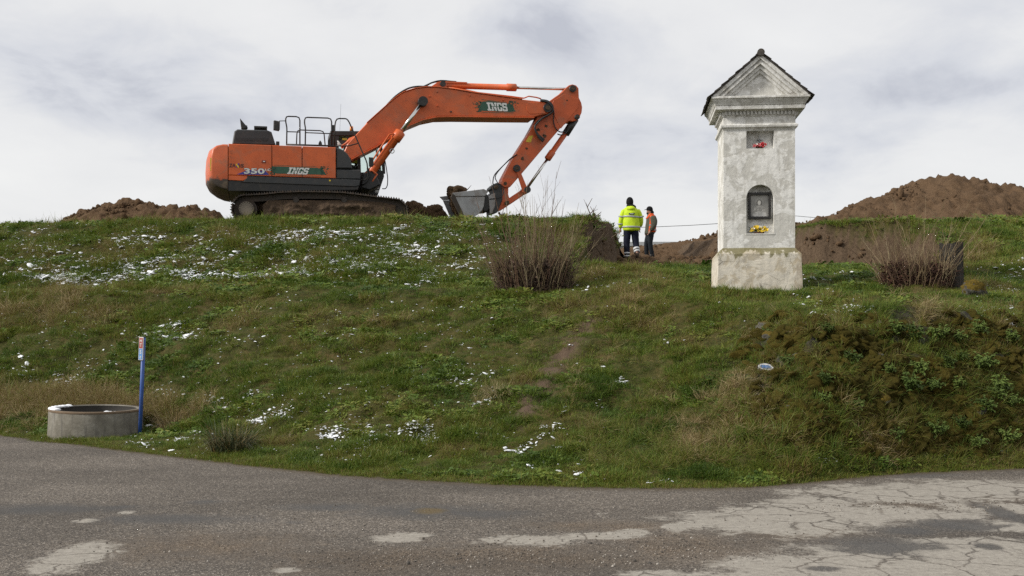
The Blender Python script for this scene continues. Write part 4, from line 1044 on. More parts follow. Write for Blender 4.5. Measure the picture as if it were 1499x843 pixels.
# quick coupler and tilting head
hd = MB().prism(UP([(735,263.5),(741,266),(744.5,272),(744,284),(746.5,293),(746.5,299),(741,303),(734,307.5),(729,309),(727,300),(729,285)], -.2), -.21, .21, bev=.02).build('coupler', M_or2, exc)
MB().prism(UP([(722,269.5),(727,267.5),(732.5,269.5),(735.5,276),(735.5,292),(731,304),(728,311),(717.5,314),(716.5,305),(719,296),(715.5,289),(717,283),(722,281),(721,278),(717.5,276.5),(717.8,273.5)], -.26), -.27, .27, bev=.02).build('tilt_head', M_dk, exc)
MB().prism(UP([(715,288.5),(720,284),(725,282.5),(725,300),(721,312),(717,313.5)], -.33), -.335, -.28, bev=.01).build('head_plate', M_stl, exc)
for (px_, py_) in ((726,274),(742,297)):
    q = U3(px_, py_, -.28); b = MB(); b.tube([(q.x,-.36,q.z),(q.x,.3,q.z)], .06, 14); b.build('head_pin', M_mud, exc)
b = MB(); p_ = [U3(730,310.5,0), U3(732,314.5,0), U3(735,315.5,0), U3(738,313.5,0), U3(738.5,311,0)]; b.tube(p_, [.035,.032,.028,.022,.014], 8); b.build('lifting_hook', M_bk, exc)
MB().prism(UP([(705.5,284),(712,283),(716,290),(719,295),(718,304),(714,309.5),(706,310)], -.3), -.32, .32, bev=.03).build('rotator', M_bk, exc)
# grading bucket, turned so that its mouth shows; soil inside
bk = empty('bucket', U3(690, 300, 0)+Vector((-.14,0,.0)), 0, exc); bk.rotation_euler = (R(2), 0, R(5))
def bl(px_, py_): q = U(px_, py_, -.55); c0 = U(690, 300, -.55); return (q[0]-c0[0], q[1]-c0[1])
side = [bl(*p) for p in ((663,291),(707,290.2),(705.6,304),(703,310),(697,316.5),(692,319.5),(677,322))]
WB = .72
MB().prism(side, -WB, -WB+.05, bev=.008).build('side_plate', M_stl, bk)
MB().prism(side, WB-.05, WB, bev=.008).build('side_plate', M_stl, bk)
sh = side[1:]; inn = [(x_*.93-.01, z_*.93+.008) for x_, z_ in sh]
b = MB(); b.prism(sh + inn[::-1], -WB+.05, WB-.05); b.build('shell', M_stl, bk)
b = MB(); b.prism([bl(658,285.6), bl(705,279.3), bl(712,282.6), bl(707,289.6), bl(663,290.6)], -WB-.02, -WB+.06, bev=.01); b.build('side_rim', M_stl, bk)
b = MB(); b.prism([bl(658,285.6), bl(705,279.3), bl(712,282.6), bl(707,289.6), bl(663,290.6)], WB-.06, WB+.02, bev=.01); b.build('side_rim', M_stl, bk)
b = MB(); b.prism([bl(701,279.8), bl(705,279.3), bl(712,282.6), bl(707,289.6), bl(703,288.6)], -WB+.05, WB-.05, bev=.01); b.build('back_beam', M_stl, bk)
b = MB(); b.prism([bl(677,321.5), bl(681,323.5), bl(661,327), bl(659,325)], -WB-.02, WB+.02, bev=.006); b.build('cutting_edge', M_stl, bk)
b = MB(); b.prism([bl(658.5,286), bl(663,291), bl(677.5,320.5), bl(671,321.5), bl(656,292)], -WB-.025, -WB+.02, bev=.008); b.build('side_cutter', M_trk, bk)
def lumpy(name, c, r, seed, mat, parent=None, amp=.35, sub=4, sc=1.6, flat=None):
    bm = bmesh.new(); bmesh.ops.create_icosphere(bm, subdivisions=sub, radius=1.0)
    co = np.array([v.co[:] for v in bm.verts])
    d = 1 + amp*fbm(co[:,0]*sc+seed, co[:,1]*sc, co[:,2]*sc, oct=4) + amp*.45*np.abs(fbm(co[:,0]*sc*3+seed, co[:,1]*sc*3, co[:,2]*sc*3, oct=3))
    co = co*d[:, None]*np.array(r)
    if flat is not None: co[:, 2] = np.maximum(co[:, 2], flat)
    for v, q in zip(bm.verts, co): v.co = q
    me = bpy.data.meshes.new(name); bm.to_mesh(me); bm.free(); me.materials.append(mat)
    me.polygons.foreach_set('use_smooth', [True]*len(me.polygons))
    o = bpy.data.objects.new(name, me); C.objects.link(o); o.location = c
    if parent: o.parent = parent
    return o
Mw = Matrix.Translation(EXC) @ Matrix.Rotation(UPA, 4, 'Z')
ld = empty('soil_load', Mw @ U3(672, 292, .05)); tag(ld, 'heap of brown soil with a twig held in the excavator bucket', 'soil')
lumpy('soil_clump', (.08, 0, -.14), (.30, .58, .36), 5, M_soil, ld, .5)
lumpy('soil_clump', (-.06, -.05, .16), (.26, .46, .20), 9, M_soil, ld, .6)
b = MB(); b.tube([(.18,-.1,.2), (.30,-.12,.33), (.36,-.12,.40)], [.012,.009,.005], 5); b.build('twig', plain('dead_twig', (.06, .045, .03), .9), ld)
# hoses
def hose(pts, v, r=.022, par=exc):
    P_ = [U3(p[0], p[1], p[2] if len(p) > 2 else v) for p in pts]; Q = []
    for i in range(len(P_)-1):
        a0, a1, a2, a3 = P_[max(i-1,0)], P_[i], P_[i+1], P_[min(i+2,len(P_)-1)]
        for t in np.linspace(0, 1, 6)[:-1]:
            Q.append(.5*((2*a1)+(-a0+a2)*t+(2*a0-5*a1+4*a2-a3)*t*t+(-a0+3*a1-3*a2+a3)*t**3))
    Q.append(P_[-1]); b = MB(); b.tube(Q, r, 7); return b.build('hose', M_rub, par)
hose([(567,153),(580,140),(596,130),(610,126.6),(624,127),(641,129.5),(656,131.5)], -.25, .026)
hose([(608,127.5),(622,126),(632,121),(645,118),(660,119),(668,119.6)], -.05, .024)
hose([(620,126.5),(634,120.5),(646,119.5),(656,120.2)], .1, .022)
for k in range(3):
    hose([(791,146+k*.8),(801,147.5+k),(808,153+k*2),(809,161+k),(803,168),(794,173),(786,179+k),(783,187),(788,197+k*1.5),(797-k,204+k*1.6)], -.30-.05*k, .026)
hose([(808,152),(811,165),(810,176),(813,187),(820,193),(828,192)], -.29, .018)
hose([(816,196),(822,197.5),(829,194),(836,184)], -.28, .018)
hose([(757,227),(748,232),(734,245),(724,256),(721.5,266),(722,270)], -.22, .016)
hose([(757,226),(746,233),(730,250),(725,259),(727.5,266),(731,270)], -.28, .014)
hose([(731,268.5),(737,276),(736,285),(730,289.5),(717,291.5)], -.36, .014)
b = MB()
for k in range(4):
    P_ = [U3(657+k*2,131.3-k*.3,-.2+k*.1), U3(700,138.5,-.2+k*.1), U3(745,143.6,-.2+k*.1), U3(767,146.6,-.2+k*.1), U3(774,143.8,-.2+k*.1), U3(785,145.4,-.2+k*.1), U3(792,147.5,-.2+k*.1)]
    P_ = [p+Vector((0,0,.06)) for p in P_]; b.tube(P_, .020, 6)
b.build('oil_pipes', M_or, exc)
b = MB()
for k in range(4):
    b.tube([U3(500,214+k,-.25+k*.15), U3(512,206-k,-.28+k*.15), U3(524,203-k*1.5,-.3+k*.15), U3(534,196-k*1.5,-.3+k*.15)], .03, 7)
b.build('oil_pipes', M_or, exc)
b = MB()
for k in range(3): b.tube([U3(494,206+k*3,-.2+k*.2), U3(499,212+k,-.2+k*.2), U3(506,214,-.2+k*.2), U3(512,206,-.2+k*.2)], .018, 6)
b.build('hose_bundle', M_zinc, exc)
hose([(530,270),(536,266),(541,256),(538,246)], -.8, .03); hose([(528,276),(537,272),(545,268)], -.7, .03)
b = MB(); p0 = U3(574,221,-.72); b.tube([p0+Vector((.06*math.cos(a_),0,.06*math.sin(a_))) for a_ in np.linspace(0, 6.28, 12)], .012, 5); b.build('lifting_ring', M_stl, exc)
# ---- lettering
LET = {'I': [(0,0),(.62,0),(.62,.2),(.46,.2),(.46,.8),(.62,.8),(.62,1),(0,1),(0,.8),(.16,.8),(.16,.2),(0,.2)],
       'N': [(0,0),(.42,0),(.42,.18),(.34,.18),(.34,.62),(.68,0),(.9,0),(.9,.82),(1,.82),(1,1),(.6,1),(.6,.82),(.68,.82),(.68,.42),(.36,1),(0,1),(0,.82),(.1,.82),(.1,.18),(0,.18)],
       'G': [(.12,0),(.72,0),(.84,.12),(.84,.45),(.48,.45),(.48,.3),(.6,.3),(.6,.2),(.26,.2),(.26,.8),(.6,.8),(.6,.66),(.84,.66),(.84,.88),(.72,1),(.12,1),(0,.88),(0,.12)],
       'S': [(0,0),(.72,0),(.84,.12),(.84,.5),(.74,.6),(.26,.62),(.26,.8),(.58,.8),(.58,.7),(.82,.7),(.82,1),(.12,1),(0,.88),(0,.52),(.1,.42),(.58,.4),(.58,.2),(.24,.2),(.24,.32),(0,.32)]}
M_wl = plain('white_lettering', (.70, .70, .68), .5); M_gd = plain('green_decal', (.022, .085, .050), .5); M_bl = plain('blue_decal', (.035, .04, .28), .5); M_bkl = plain('black_lettering', (.012, .012, .014), .5); M_yd = plain('yellow_decal', (.75, .55, .03), .5)
def flat(pts, y, M=None):
    return [Vector((p[0], y, p[1])) for p in pts]
def decal(name, polys, y, mat, par):
    b = MB()
    for pl in polys: b.add([Vector((p[0], y, p[1])) for p in pl], [tuple(range(len(pl)))])
    return b.build(name, mat, par)
def company(p0, p1, p2, v, shear, par, band):
    """word and band between photo corner points (lower-left, lower-right, upper-left of the word)"""
    o, rx, uy = Vector(U(*p0, v)), Vector(U(*p1, v)), Vector(U(*p2, v)); ex, ey = rx-o, uy-o
    dec = decal('green_band', [UP(band, v)], v-.004, M_gd, par)
    rr = random.Random(len(band)+int(p0[0])); sp = []
    bx0, bx1 = min(p[0] for p in band), max(p[0] for p in band); by0, by1 = min(p[1] for p in band), max(p[1] for p in band)
    for i in range(150):
        e_ = rr.random() < .5; d_ = rr.expovariate(1/4.5)
        if d_ > 16: continue
        f = (bx0+4-d_) if e_ else (bx1-9+d_)
        yb = by0 + (by1-by0)*rr.random() + (f-bx0)/(bx1-bx0)*0
        s_ = rr.uniform(.4, 1.3)
        sp.append(UP([(f-s_, yb-s_*.6), (f+s_, yb-s_*.4), (f+s_*.7, yb+s_*.6), (f-s_*.8, yb+s_*.5)], v))
    decal('paint_spatter', sp, v-.007, M_gd, par)
    x_ = 0; polys = []; tot = .62+1.0+.84+.84+.18
    for ch in 'INGS':
        L_ = LET[ch]; polys.append([tuple(o + ex*((x_+a_)/tot) + ey*b_ + ex*(shear*b_)) for a_, b_ in L_]); x_ += max(p[0] for p in L_) + .06
    decal('lettering', polys, v-.010, M_wl, par)
    sl = [tuple(o + ex*a_ + ey*b_ + ex*(shear*b_)) for a_, b_ in ((.16,.50),(.74,.50),(.74,.56),(.16,.56))]
    decal('lettering_slit', [sl], v-.012, M_gd, par)
# on the body doors
company((420,254.6), (449.5,255.6), (420.2,244.8), -B-.002, .12, exc, [(398.9,244.2),(405,243.4),(465,245.6),(473,249),(478,255.8),(405,254),(399,253)])
decal('green_line', [UP([(401,241.4),(463,243.6),(463,244),(401,241.9)], -B), UP([(401,255.6),(470,258),(470,258.5),(401,256.1)], -B)], -B-.006, M_gd, exc)
# on the boom
company((714,161.8), (743.5,163), (712.5,149.8), -BW-.001, -.02, boom, [(706,148.5),(716,147.8),(744,151.8),(751,154.2),(754,163),(746,163.8),(700,161.8)])
decal('green_line', [UP([(705,145.3),(742,150),(742,150.7),(705,146)], -BW), UP([(706,164),(752,164.8),(752,165.4),(706,164.6)], -BW)], -BW-.005, M_gd, boom)
def text_mesh(name, body, w_px, h, p0, v, mat, shear=0, bold=.02, par=exc, slope=0.0):
    cu = bpy.data.curves.new(name, 'FONT'); cu.body = body; cu.size = 1.0; cu.shear = shear; cu.offset = bold; cu.resolution_u = 3
    to = bpy.data.objects.new(name+'_tmp', cu); C.objects.link(to); dg = bpy.context.evaluated_depsgraph_get()
    me = bpy.data.meshes.new_from_object(to.evaluated_get(dg)); bpy.data.objects.remove(to)
    co = np.array([v_.co[:] for v_ in me.vertices]); mn, mx = co.min(0), co.max(0)
    q0, q1 = U(p0[0], p0[1], v), U(p0[0]+w_px, p0[1]+slope, v); wd = q1[0]-q0[0]
    X = (co[:,0]-mn[0])/(mx[0]-mn[0]); Z = (co[:,1]-mn[1])/(mx[1]-mn[1])
    for i, v_ in enumerate(me.vertices): v_.co = (q0[0]+X[i]*wd, v, q0[1]+Z[i]*h+X[i]*(q1[1]-q0[1]))
    me.materials.clear(); me.materials.append(mat)
    o = bpy.data.objects.new(name, me); C.objects.link(o); o.parent = par; return o
decal('blue_flash', [UP([(346.5,255.2),(357,251),(363,248.6),(388,250),(394.5,256)], -B)], -B-.006, M_bl, exc)
text_mesh('model_lettering', '350', 31.2, .165, (356.8,254.6), -B-.010, M_bkl, 0, .045, slope=.5)
text_mesh('model_lettering', '350', 30.2, .150, (357.2,254.2), -B-.014, M_wl, 0, .030, slope=.5)
text_mesh('model_lettering', 'LC', 7.6, .058, (388.4,250.0), -B-.012, M_wl, 0, .02)
text_mesh('model_lettering', 'ZA', 9.6, .096, (335.4,244.6), -B-.010, M_bkl, 0, .02)
text_mesh('model_lettering', 'IS', 6.6, .096, (350.3,245.1), -B-.010, M_bkl, 0, .02)
decal('blue_stroke', [UP([(345.2,244.9),(347.2,245),(350.6,238.6),(348.6,239.2)], -B)], -B-.010, M_bl, exc)
decal('yellow_stroke', [UP([(345.0,239.8),(347,239.8),(350.2,245.2),(348,245.2)], -B)], -B-.013, M_yd, exc)
q = U3(483,264.2,-B); MB().box((q.x-.02,-B-.012,q.z-.02),(q.x+.02,-B+.02,q.z+.02)).build('reflector', M_yd, exc)
# ---- undercarriage
und = UNA - UPA
def N3(px_, py_, v): q = UN(px_, py_, v); return Vector((q[0], v, q[1]))
sp, idl = UN(362.5, 306.8, -1.3), UN(577.5, 311, -1.3)
rs, ri = .365, .345
tops = [UN(*p, -1.3) for p in ((390,285.6),(413,283.2),(440,282.2),(479,282.6),(502,283.4),(530,286.8),(556,290.2))]
path = [(sp[0]+rs*math.cos(a_), sp[1]+rs*math.sin(a_)) for a_ in np.linspace(R(270), R(105), 16)] + tops + [(idl[0]+ri*math.cos(a_), idl[1]+ri*math.sin(a_)) for a_ in np.linspace(R(72), R(-90), 14)]
path.append(path[0])
pth = np.array(path); seg = np.hypot(*np.diff(pth, axis=0).T); cum = np.concatenate([[0], np.cumsum(seg)]); NSH = int(round(cum[-1]/.205))
for side_ in (-1, 1):
    v0 = side_*1.3
    tk = MB(); inner = []
    # link chain: a thin closed band
    ctr = pth[:-1].mean(0); n_ = len(pth)-1
    nrm = []
    for i in range(n_):
        d_ = pth[(i+1) % n_]-pth[i-1]; d_ = d_/np.hypot(*d_); nrm.append(np.array((-d_[1], d_[0])))
    sgn = 1 if np.dot(nrm[0], pth[0]-ctr) > 0 else -1
    vs, fs = [], []
    for i in range(n_):
        o_ = pth[i] - sgn*nrm[i]*.015; i_ = pth[i] - sgn*nrm[i]*.17
        vs += [(o_[0], v0-.12, o_[1]), (o_[0], v0+.12, o_[1]), (i_[0], v0+.12, i_[1]), (i_[0], v0-.12, i_[1])]
    for i in range(n_):
        j = (i+1) % n_
        for k in range(4): q = (k+1) % 4; fs.append((i*4+k, j*4+k, j*4+q, i*4+q))
    tk.add(vs, fs); trk = tk.build('crawler_track', M_trk, exc); trk.rotation_euler = (0, 0, und)
    shp = None
    for i in range(NSH):
        s_ = i*cum[-1]/NSH; u_ = np.interp(s_, cum, pth[:,0]); z_ = np.interp(s_, cum, pth[:,1])
        u2 = np.interp((s_+.06) % cum[-1], cum, pth[:,0]); z2 = np.interp((s_+.06) % cum[-1], cum, pth[:,1]); u0 = np.interp((s_-.06) % cum[-1], cum, pth[:,0]); z0 = np.interp((s_-.06) % cum[-1], cum, pth[:,1])
        an = math.atan2(z2-z0, u2-u0)
        if shp is None:
            b = MB(); b.box((-.098, -.30, -.012), (.098, .30, .014))
            for gx_ in (-.09, -.02, .05): b.box((gx_, -.30, .0141), (gx_+.022, .30, .045))
            shoe = b.build('track_shoe', M_trk, trk); shp = shoe
        else: shoe = shp.copy(); C.objects.link(shoe); shoe.parent = trk
        flip = 0 if sgn*1 > 0 else math.pi
        shoe.matrix_local = Matrix.Translation((u_, v0, z_)) @ Matrix.Rotation(-an, 4, 'Y') @ Matrix.Rotation(flip, 4, 'X')
    # frame, caked with mud
    fv = v0 + (-.22 if side_ < 0 else .22)
    poly = [UN(*p, -1.5) for p in ((384,300),(392,293),(430,292.5),(470,293),(520,293),(560,296),(579,300),(580.5,326),(560,327),(400,327),(386,322))]
    fr = MB().prism(poly, v0-.17, v0+.17).build('track_frame', M_mud, exc); fr.rotation_euler = (0, 0, und)
    if side_ < 0:
        u_a, u_b = poly[0][0]+.02, poly[6][0]-.02; nu, nz = 110, 26
        gu, gz_ = np.meshgrid(np.linspace(u_a, u_b, nu), np.linspace(0, 1, nz)); pu = np.array([p[0] for p in poly[:7]]); pz = np.array([p[1] for p in poly[:7]])
        ztop = np.interp(gu, pu, pz) - .03; zbot = np.full_like(gu, UN(480, 328, -1.5)[1]); zg = zbot + (ztop-zbot)*gz_
        dsp = fbm(gu*3, zg*5, oct=5)*.10 + np.abs(fbm(gu*9, zg*9, oct=3))*.05
        edge_ = np.minimum(1, np.minimum(gz_, 1-gz_)*6)
        vv_ = v0-.175 - (.03 + np.maximum(dsp, -.03))*edge_
        vv_ = np.where((gu > UN(548,300,-1.5)[0]) & (gu < UN(579,300,-1.5)[0]), np.minimum(vv_, v0-.20-.02*fbm(gu*5, zg*5)), vv_)
        mo = grid_obj('mud_crust', np.stack([gu, vv_, zg], -1), M_mud, exc); mo.rotation_euler = (0, 0, und)
    for (c_, r_, nm) in ((sp, rs-.10, 'sprocket'), (idl, ri-.10, 'idler_wheel')):
        b = MB(); b.tube([(c_[0], v0-.11, c_[1]), (c_[0], v0+.11, c_[1])], r_, 26)
        wheel = b.build(nm, M_trk, exc); wheel.rotation_euler = (0, 0, und)
        if nm == 'sprocket':
            b = MB(); b.tube([(c_[0], v0-.24, c_[1]), (c_[0], v0-.1, c_[1])], .195, 26); b.build('drive_hub', plain('dusty_drive_hub', (.20, .17, .135), .85, dirt=.4), wheel)
            bt = None
            for k in range(18):
                a_ = 2*math.pi*k/18
                if bt is None: bt = o_ = MB().cyl((0, -.012, 0), (0, .012, 0), .013, 6).build('bolt', M_trk, wheel)
                else: o_ = bt.copy(); C.objects.link(o_); o_.parent = wheel
                o_.location = (c_[0]+.172*math.cos(a_), v0-.245, c_[1]+.172*math.sin(a_))
            for k in range(21):
                pass
    for px_ in (434.6, 504.8):
        q = UN(px_, 293.5, -1.3); b = MB(); b.tube([(q[0], v0-.2, q[1]), (q[0], v0+.1, q[1])], .075, 14); o_ = b.build('carrier_roller', M_trk, exc); o_.rotation_euler = (0, 0, und)
    for k in range(7):
        u_ = sp[0] + .5 + k*(idl[0]-sp[0]-1.0)/6; b = MB(); b.tube([(u_, v0-.16, .17), (u_, v0+.16, .17)], .10, 12); o_ = b.build('track_roller', M_trk, exc); o_.rotation_euler = (0, 0, und)
b = MB(); b.box((-1.3, -1.1, .45), (1.2, 1.1, .80)); o = b.build('car_body', M_mud, exc, .05); o.rotation_euler = (0, 0, und)
b = MB(); b.tube([(0,0,.8),(0,0,1.12)], .75, 32); b.build('slew_ring', M_bk, exc)
# ------------------------------------------------------------------ people
def skin_body(name, joints, edges, mat, parent):
    """one continuous body grown over a skeleton: joints {name: (pos, radius)}"""
    keys = list(joints); me = bpy.data.meshes.new(name)
    me.from_pydata([joints[k][0] for k in keys], [(keys.index(a), keys.index(b)) for a, b in edges], [])
    o = bpy.data.objects.new(name, me); C.objects.link(o); me.materials.append(mat); o.parent = parent
    sk = o.modifiers.new('skin', 'SKIN'); sk.use_smooth_shade = True
    for i, k in enumerate(keys):
        r = joints[k][1]; me.skin_vertices[0].data[i].radius = r if isinstance(r, tuple) else (r, r)
        me.skin_vertices[0].data[i].use_root = (k == 'pelvis')
    ss = o.modifiers.new('sub', 'SUBSURF'); ss.levels = 2; ss.render_levels = 2
    return o
M_skin = plain('weathered_skin', (.42, .23, .16), .55)
def limb(m, pts, n=12):
    """pts: (position, radius or (rx, ry)); rings stay perpendicular to the limb"""
    P_ = [Vector(p[0]) for p in pts]; rings = []
    for i, p in enumerate(P_):
        d = (P_[min(i+1, len(P_)-1)] - P_[max(i-1, 0)]).normalized()
        ax = Vector((1, 0, 0)); ax = (ax - d*ax.dot(d)); ax.normalize(); ay = d.cross(ax)
        r = pts[i][1]; r = r if isinstance(r, tuple) else (r, r); rings.append((p, r[0], r[1], ax, ay))
    m.loft(rings, n); return m
def wrinkle(o, amp, sc, seed):
    me = o.data; co = np.zeros(len(me.vertices)*3); me.vertices.foreach_get('co', co); co = co.reshape(-1, 3)
    nr = np.zeros_like(co).reshape(-1); me.vertices.foreach_get('normal', nr); nr = nr.reshape(-1, 3)
    n = fbm(co[:,0]*sc+seed, co[:,1]*sc, co[:,2]*sc*.8, oct=3)
    me.vertices.foreach_set('co', (co + nr*(n*amp)[:, None]).reshape(-1)); me.update()
def cloth(name, m, mat, par, amp=.012, sc=9, seed=1):
    o = m.build(name, mat, par)
    ss = o.modifiers.new('sub', 'SUBSURF'); ss.levels = 2; ss.render_levels = 2
    tx = bpy.data.textures.new(name+'_folds', 'CLOUDS'); tx.noise_scale = 1/sc; tx.noise_depth = 2
    dm_ = o.modifiers.new('folds', 'DISPLACE'); dm_.texture = tx; dm_.strength = amp*2; dm_.mid_level = .5; dm_.texture_coords = 'LOCAL'
    return o
def fabric(name, col, rough=.85):
    t = NT(name); n = t.noise(25, 4, .6); t.P(col=t.mix(t.ramp(n, (.3, 0), (.7, 1)), tuple(x*.8 for x in col), col), rough=rough, spec=.2, normal=t.bump(t.noise(140, 2), .2, .002)); return t.m
M_band = plain('grey_reflective_tape', (.36, .37, .38), .4)
def hand(par, mat, c, d, side, s=1.0):
    """five unequal fingers curling from a small palm; d: direction the hand hangs"""
    m = MB(); d = Vector(d).normalized(); a = Vector((0, 1, 0)); a = (a - d*a.dot(d)).normalized(); b = d.cross(a)*side; c = Vector(c)
    limb(m, [(c-d*.03, (.026, .022)), (c+d*.02, (.034, .020)), (c+d*.075, (.038, .018))], 8)
    for k, (of, ln) in enumerate(((-.028, .065), (-.009, .078), (.010, .073), (.028, .055))):
        p = c + d*.075 + a*of; q = p + d*ln*.5 - b*.01; m.tube([p - d*.015, q, q + d*ln*.4 - b*.03], [.0095, .009, .007], 6)
    p = c + d*.03 - a*.036; m.tube([p, p - a*.022 + d*.025, p - a*.026 + d*.055 - b*.012], [.011, .010, .008], 6)
    return m.build('hand', mat, par)
def ring_band(par, c, rx, ry, h, mat, tilt=(0, 0), n=24, name='reflective_band'):
    m = MB(); vs, fs = [], []
    for r_, dz in ((1.0, -h/2), (1.02, -h/2+.004), (1.02, h/2-.004), (1.0, h/2)):
        for k in range(n):
            t = 2*math.pi*k/n; x_, y_ = rx*r_*math.cos(t), ry*r_*math.sin(t); vs.append((c[0]+x_, c[1]+y_, c[2]+dz+x_*tilt[0]+y_*tilt[1]))
    for i in range(3):
        for k in range(n): q = (k+1) % n; fs.append((i*n+k, i*n+q, i*n+n+q, i*n+n+k))
    m.add(vs, fs, True); return m.build(name, mat, par)
X_, Y_ = Vector((1, 0, 0)), Vector((0, 1, 0))
# --- the one in the yellow jacket, back to us
pa = px_pt(924, 377.5, 31.0); pz = float(ground(pa.x, pa.y))
A = empty('person', (pa.x, pa.y, pz), R(-6)); tag(A, 'person in fluorescent yellow jacket and black knit cap walking away towards the dig', 'person')
J = {'pelvis': ((0,0,.93), (.15,.11)), 'waist': ((0,0,1.08), (.14,.10)), 'chest': ((-.01,.01,1.30), (.17,.12)), 'neck': ((-.03,.03,1.50), .06), 'jaw': ((-.035,.05,1.575), (.07,.085)), 'crown': ((-.04,.05,1.70), (.07,.085)),
     'ls': ((-.20,0,1.40), .06), 'le': ((-.285,.0,1.13), .045), 'lw': ((-.30,.05,.88), .032), 'rs': ((.18,0,1.40), .06), 're': ((.27,.03,1.13), .045), 'rw': ((.24,.18,.93), .032),
     'lh': ((-.10,0,.86), .085), 'lk': ((-.12,.03,.48), .06), 'la': ((-.11,-.02,.09), .042), 'rh': ((.10,0,.86), .085), 'rk': ((.12,.06,.50), .06), 'ra': ((.17,-.16,.15), .042)}
E = [('pelvis','waist'),('waist','chest'),('chest','neck'),('neck','jaw'),('jaw','crown'),('chest','ls'),('ls','le'),('le','lw'),('chest','rs'),('rs','re'),('re','rw'),('pelvis','lh'),('lh','lk'),('lk','la'),('pelvis','rh'),('rh','rk'),('rk','ra')]
skin_body('body', J, E, M_skin, A)
M_hiv = fabric('fluorescent_yellow_fabric', (.56, .74, .03), .6); M_navy = fabric('navy_work_trousers', (.012, .014, .028)); M_knit = fabric('black_knit', (.012, .012, .013), .95); M_boot = plain('muddy_brown_boot', (.055, .035, .022), .85)
def jk(c, rx, ry): return (Vector(c), rx, ry, X_, Y_)
m = MB(); m.loft([jk((0,-.005,.80), .215, .165), jk((0,-.01,.86), .245, .185), jk((0,-.01,1.0), .245, .185), jk((-.005,-.005,1.18), .235, .175), jk((-.01,0,1.34), .235, .165), jk((-.015,.01,1.44), .205, .13), jk((-.025,.02,1.50), .11, .10), jk((-.03,.03,1.53), .085, .085)], 20)
jac = cloth('jacket', m, M_hiv, A, .014, 7)
m = MB(); limb(m, [((-.17,0,1.42), .085), ((-.225,-.005,1.33), .088), ((-.285,-.005,1.14), .082), ((-.295,.02,1.0), .074), ((-.305,.04,.90), .062)]); cloth('sleeve', m, M_hiv, jac, .010, 9)
m = MB(); limb(m, [((.15,0,1.42), .085), ((.205,.0,1.33), .088), ((.275,.03,1.14), .082), ((.265,.10,1.03), .074), ((.24,.17,.95), .062)]); cloth('sleeve', m, M_hiv, jac, .010, 9)
m = MB(); m.loft([jk((.0,-.07,1.36), .10, .05), jk((-.0,-.10,1.42), .135, .075), jk((-.01,-.075,1.48), .13, .085), jk((-.02,-.02,1.525), .09, .08)], 14); cloth('hood', m, M_hiv, jac, .012, 10)
ring_band(jac, (-.005,-.005,1.215), .243, .185, .045, M_band, (-.06, 0)); ring_band(jac, (0,-.01,.925), .255, .197, .045, M_band, (-.02, 0))
m = MB(); limb(m, [((-.262,-.005,1.235), .093), ((-.272,-.005,1.195), .091)]); m.build('reflective_band', M_band, jac)
m = MB(); limb(m, [((-.300,.012,1.045), .084), ((-.302,.02,1.005), .082)]); m.build('reflective_band', M_band, jac)
m = MB(); limb(m, [((.262,.015,1.235), .093), ((.270,.02,1.195), .091)]); m.build('reflective_band', M_band, jac)
b = MB(); b.box((-.07, -.199, 1.265), (.10, -.180, 1.305)); b.build('back_print', plain('dark_green_print', (.02, .06, .035), .7), jac); b = MB(); b.box((-.035, -.202, 1.272), (.06, -.185, 1.298)); b.build('back_print', plain('grey_print', (.35, .38, .36), .7), jac)
m = MB(); limb(m, [((-.085,0,.90), (.135,.135)), ((-.11,.005,.78), (.115,.12)), ((-.125,.03,.50), (.092,.095)), ((-.12,.0,.25), (.082,.085)), ((-.115,-.01,.09), (.080,.090))], 14); limb(m, [((.085,0,.90), (.135,.135)), ((.10,.02,.78), (.115,.12)), ((.125,.06,.50), (.092,.095)), ((.15,-.04,.30), (.084,.088)), ((.168,-.13,.16), (.078,.085))], 14); m.loft([jk((0,0,.82), .20, .14), jk((0,0,.95), .20, .145)], 16)
tr = cloth('trousers', m, M_navy, A, .014, 8)
for (c1, c2) in ((((-.117,-.003,.21)), (-.116,-.008,.165)), (((-.116,-.008,.125)), (-.115,-.012,.085)), (((.142,-.03,.33)), (.150,-.06,.275)), (((.156,-.075,.245)), (.163,-.10,.205))):
    m = MB(); limb(m, [(c1, .090), (c2, .090)], 16); m.build('reflective_band', plain('white_reflective_tape', (.6, .61, .62), .4), tr)
m = MB(); m.loft([jk((-.115,-.02,.12), .06, .075), jk((-.115,.0,.06), .055, .12), jk((-.115,.03,.02), .052, .145), jk((-.115,.03,.0), .054, .15)], 12); cloth('boot', m, M_boot, A, .004, 12)
m = MB(); m.loft([jk((.168,-.15,.20), .06, .07), jk((.170,-.165,.13), .058, .085), jk((.170,-.125,.06), .055, .115), jk((.170,-.06,.015), .052, .12), jk((.170,-.05,.0), .05, .11)], 12); cloth('boot', m, M_boot, A, .004, 12)
hand(A, M_skin, (-.308,.05,.865), (-.03,.1,-1), 1); hand(A, M_skin, (.232,.20,.92), (-.1,.5,-.85), -1)
m = MB(); m.loft([jk((-.038,.03,1.55), .100, .105), jk((-.04,.05,1.62), .106, .120), jk((-.04,.05,1.70), .102, .116), jk((-.04,.05,1.76), .070, .08), jk((-.04,.05,1.785), .02, .024)], 16); cloth('knit_cap', m, M_knit, A, .004, 20)
m = MB(); m.loft([jk((.0,.01,1.475), .135, .11), jk((-.01,.02,1.53), .13, .115), jk((-.03,.035,1.58), .095, .10)], 14); cloth('scarf', m, M_knit, A, .012, 12)
m = MB(); limb(m, [((.02,-.04,1.55), .05), ((.08,-.06,1.50), .055), ((.13,-.055,1.46), .03)], 8); cloth('scarf_end', m, M_knit, A, .01, 12)
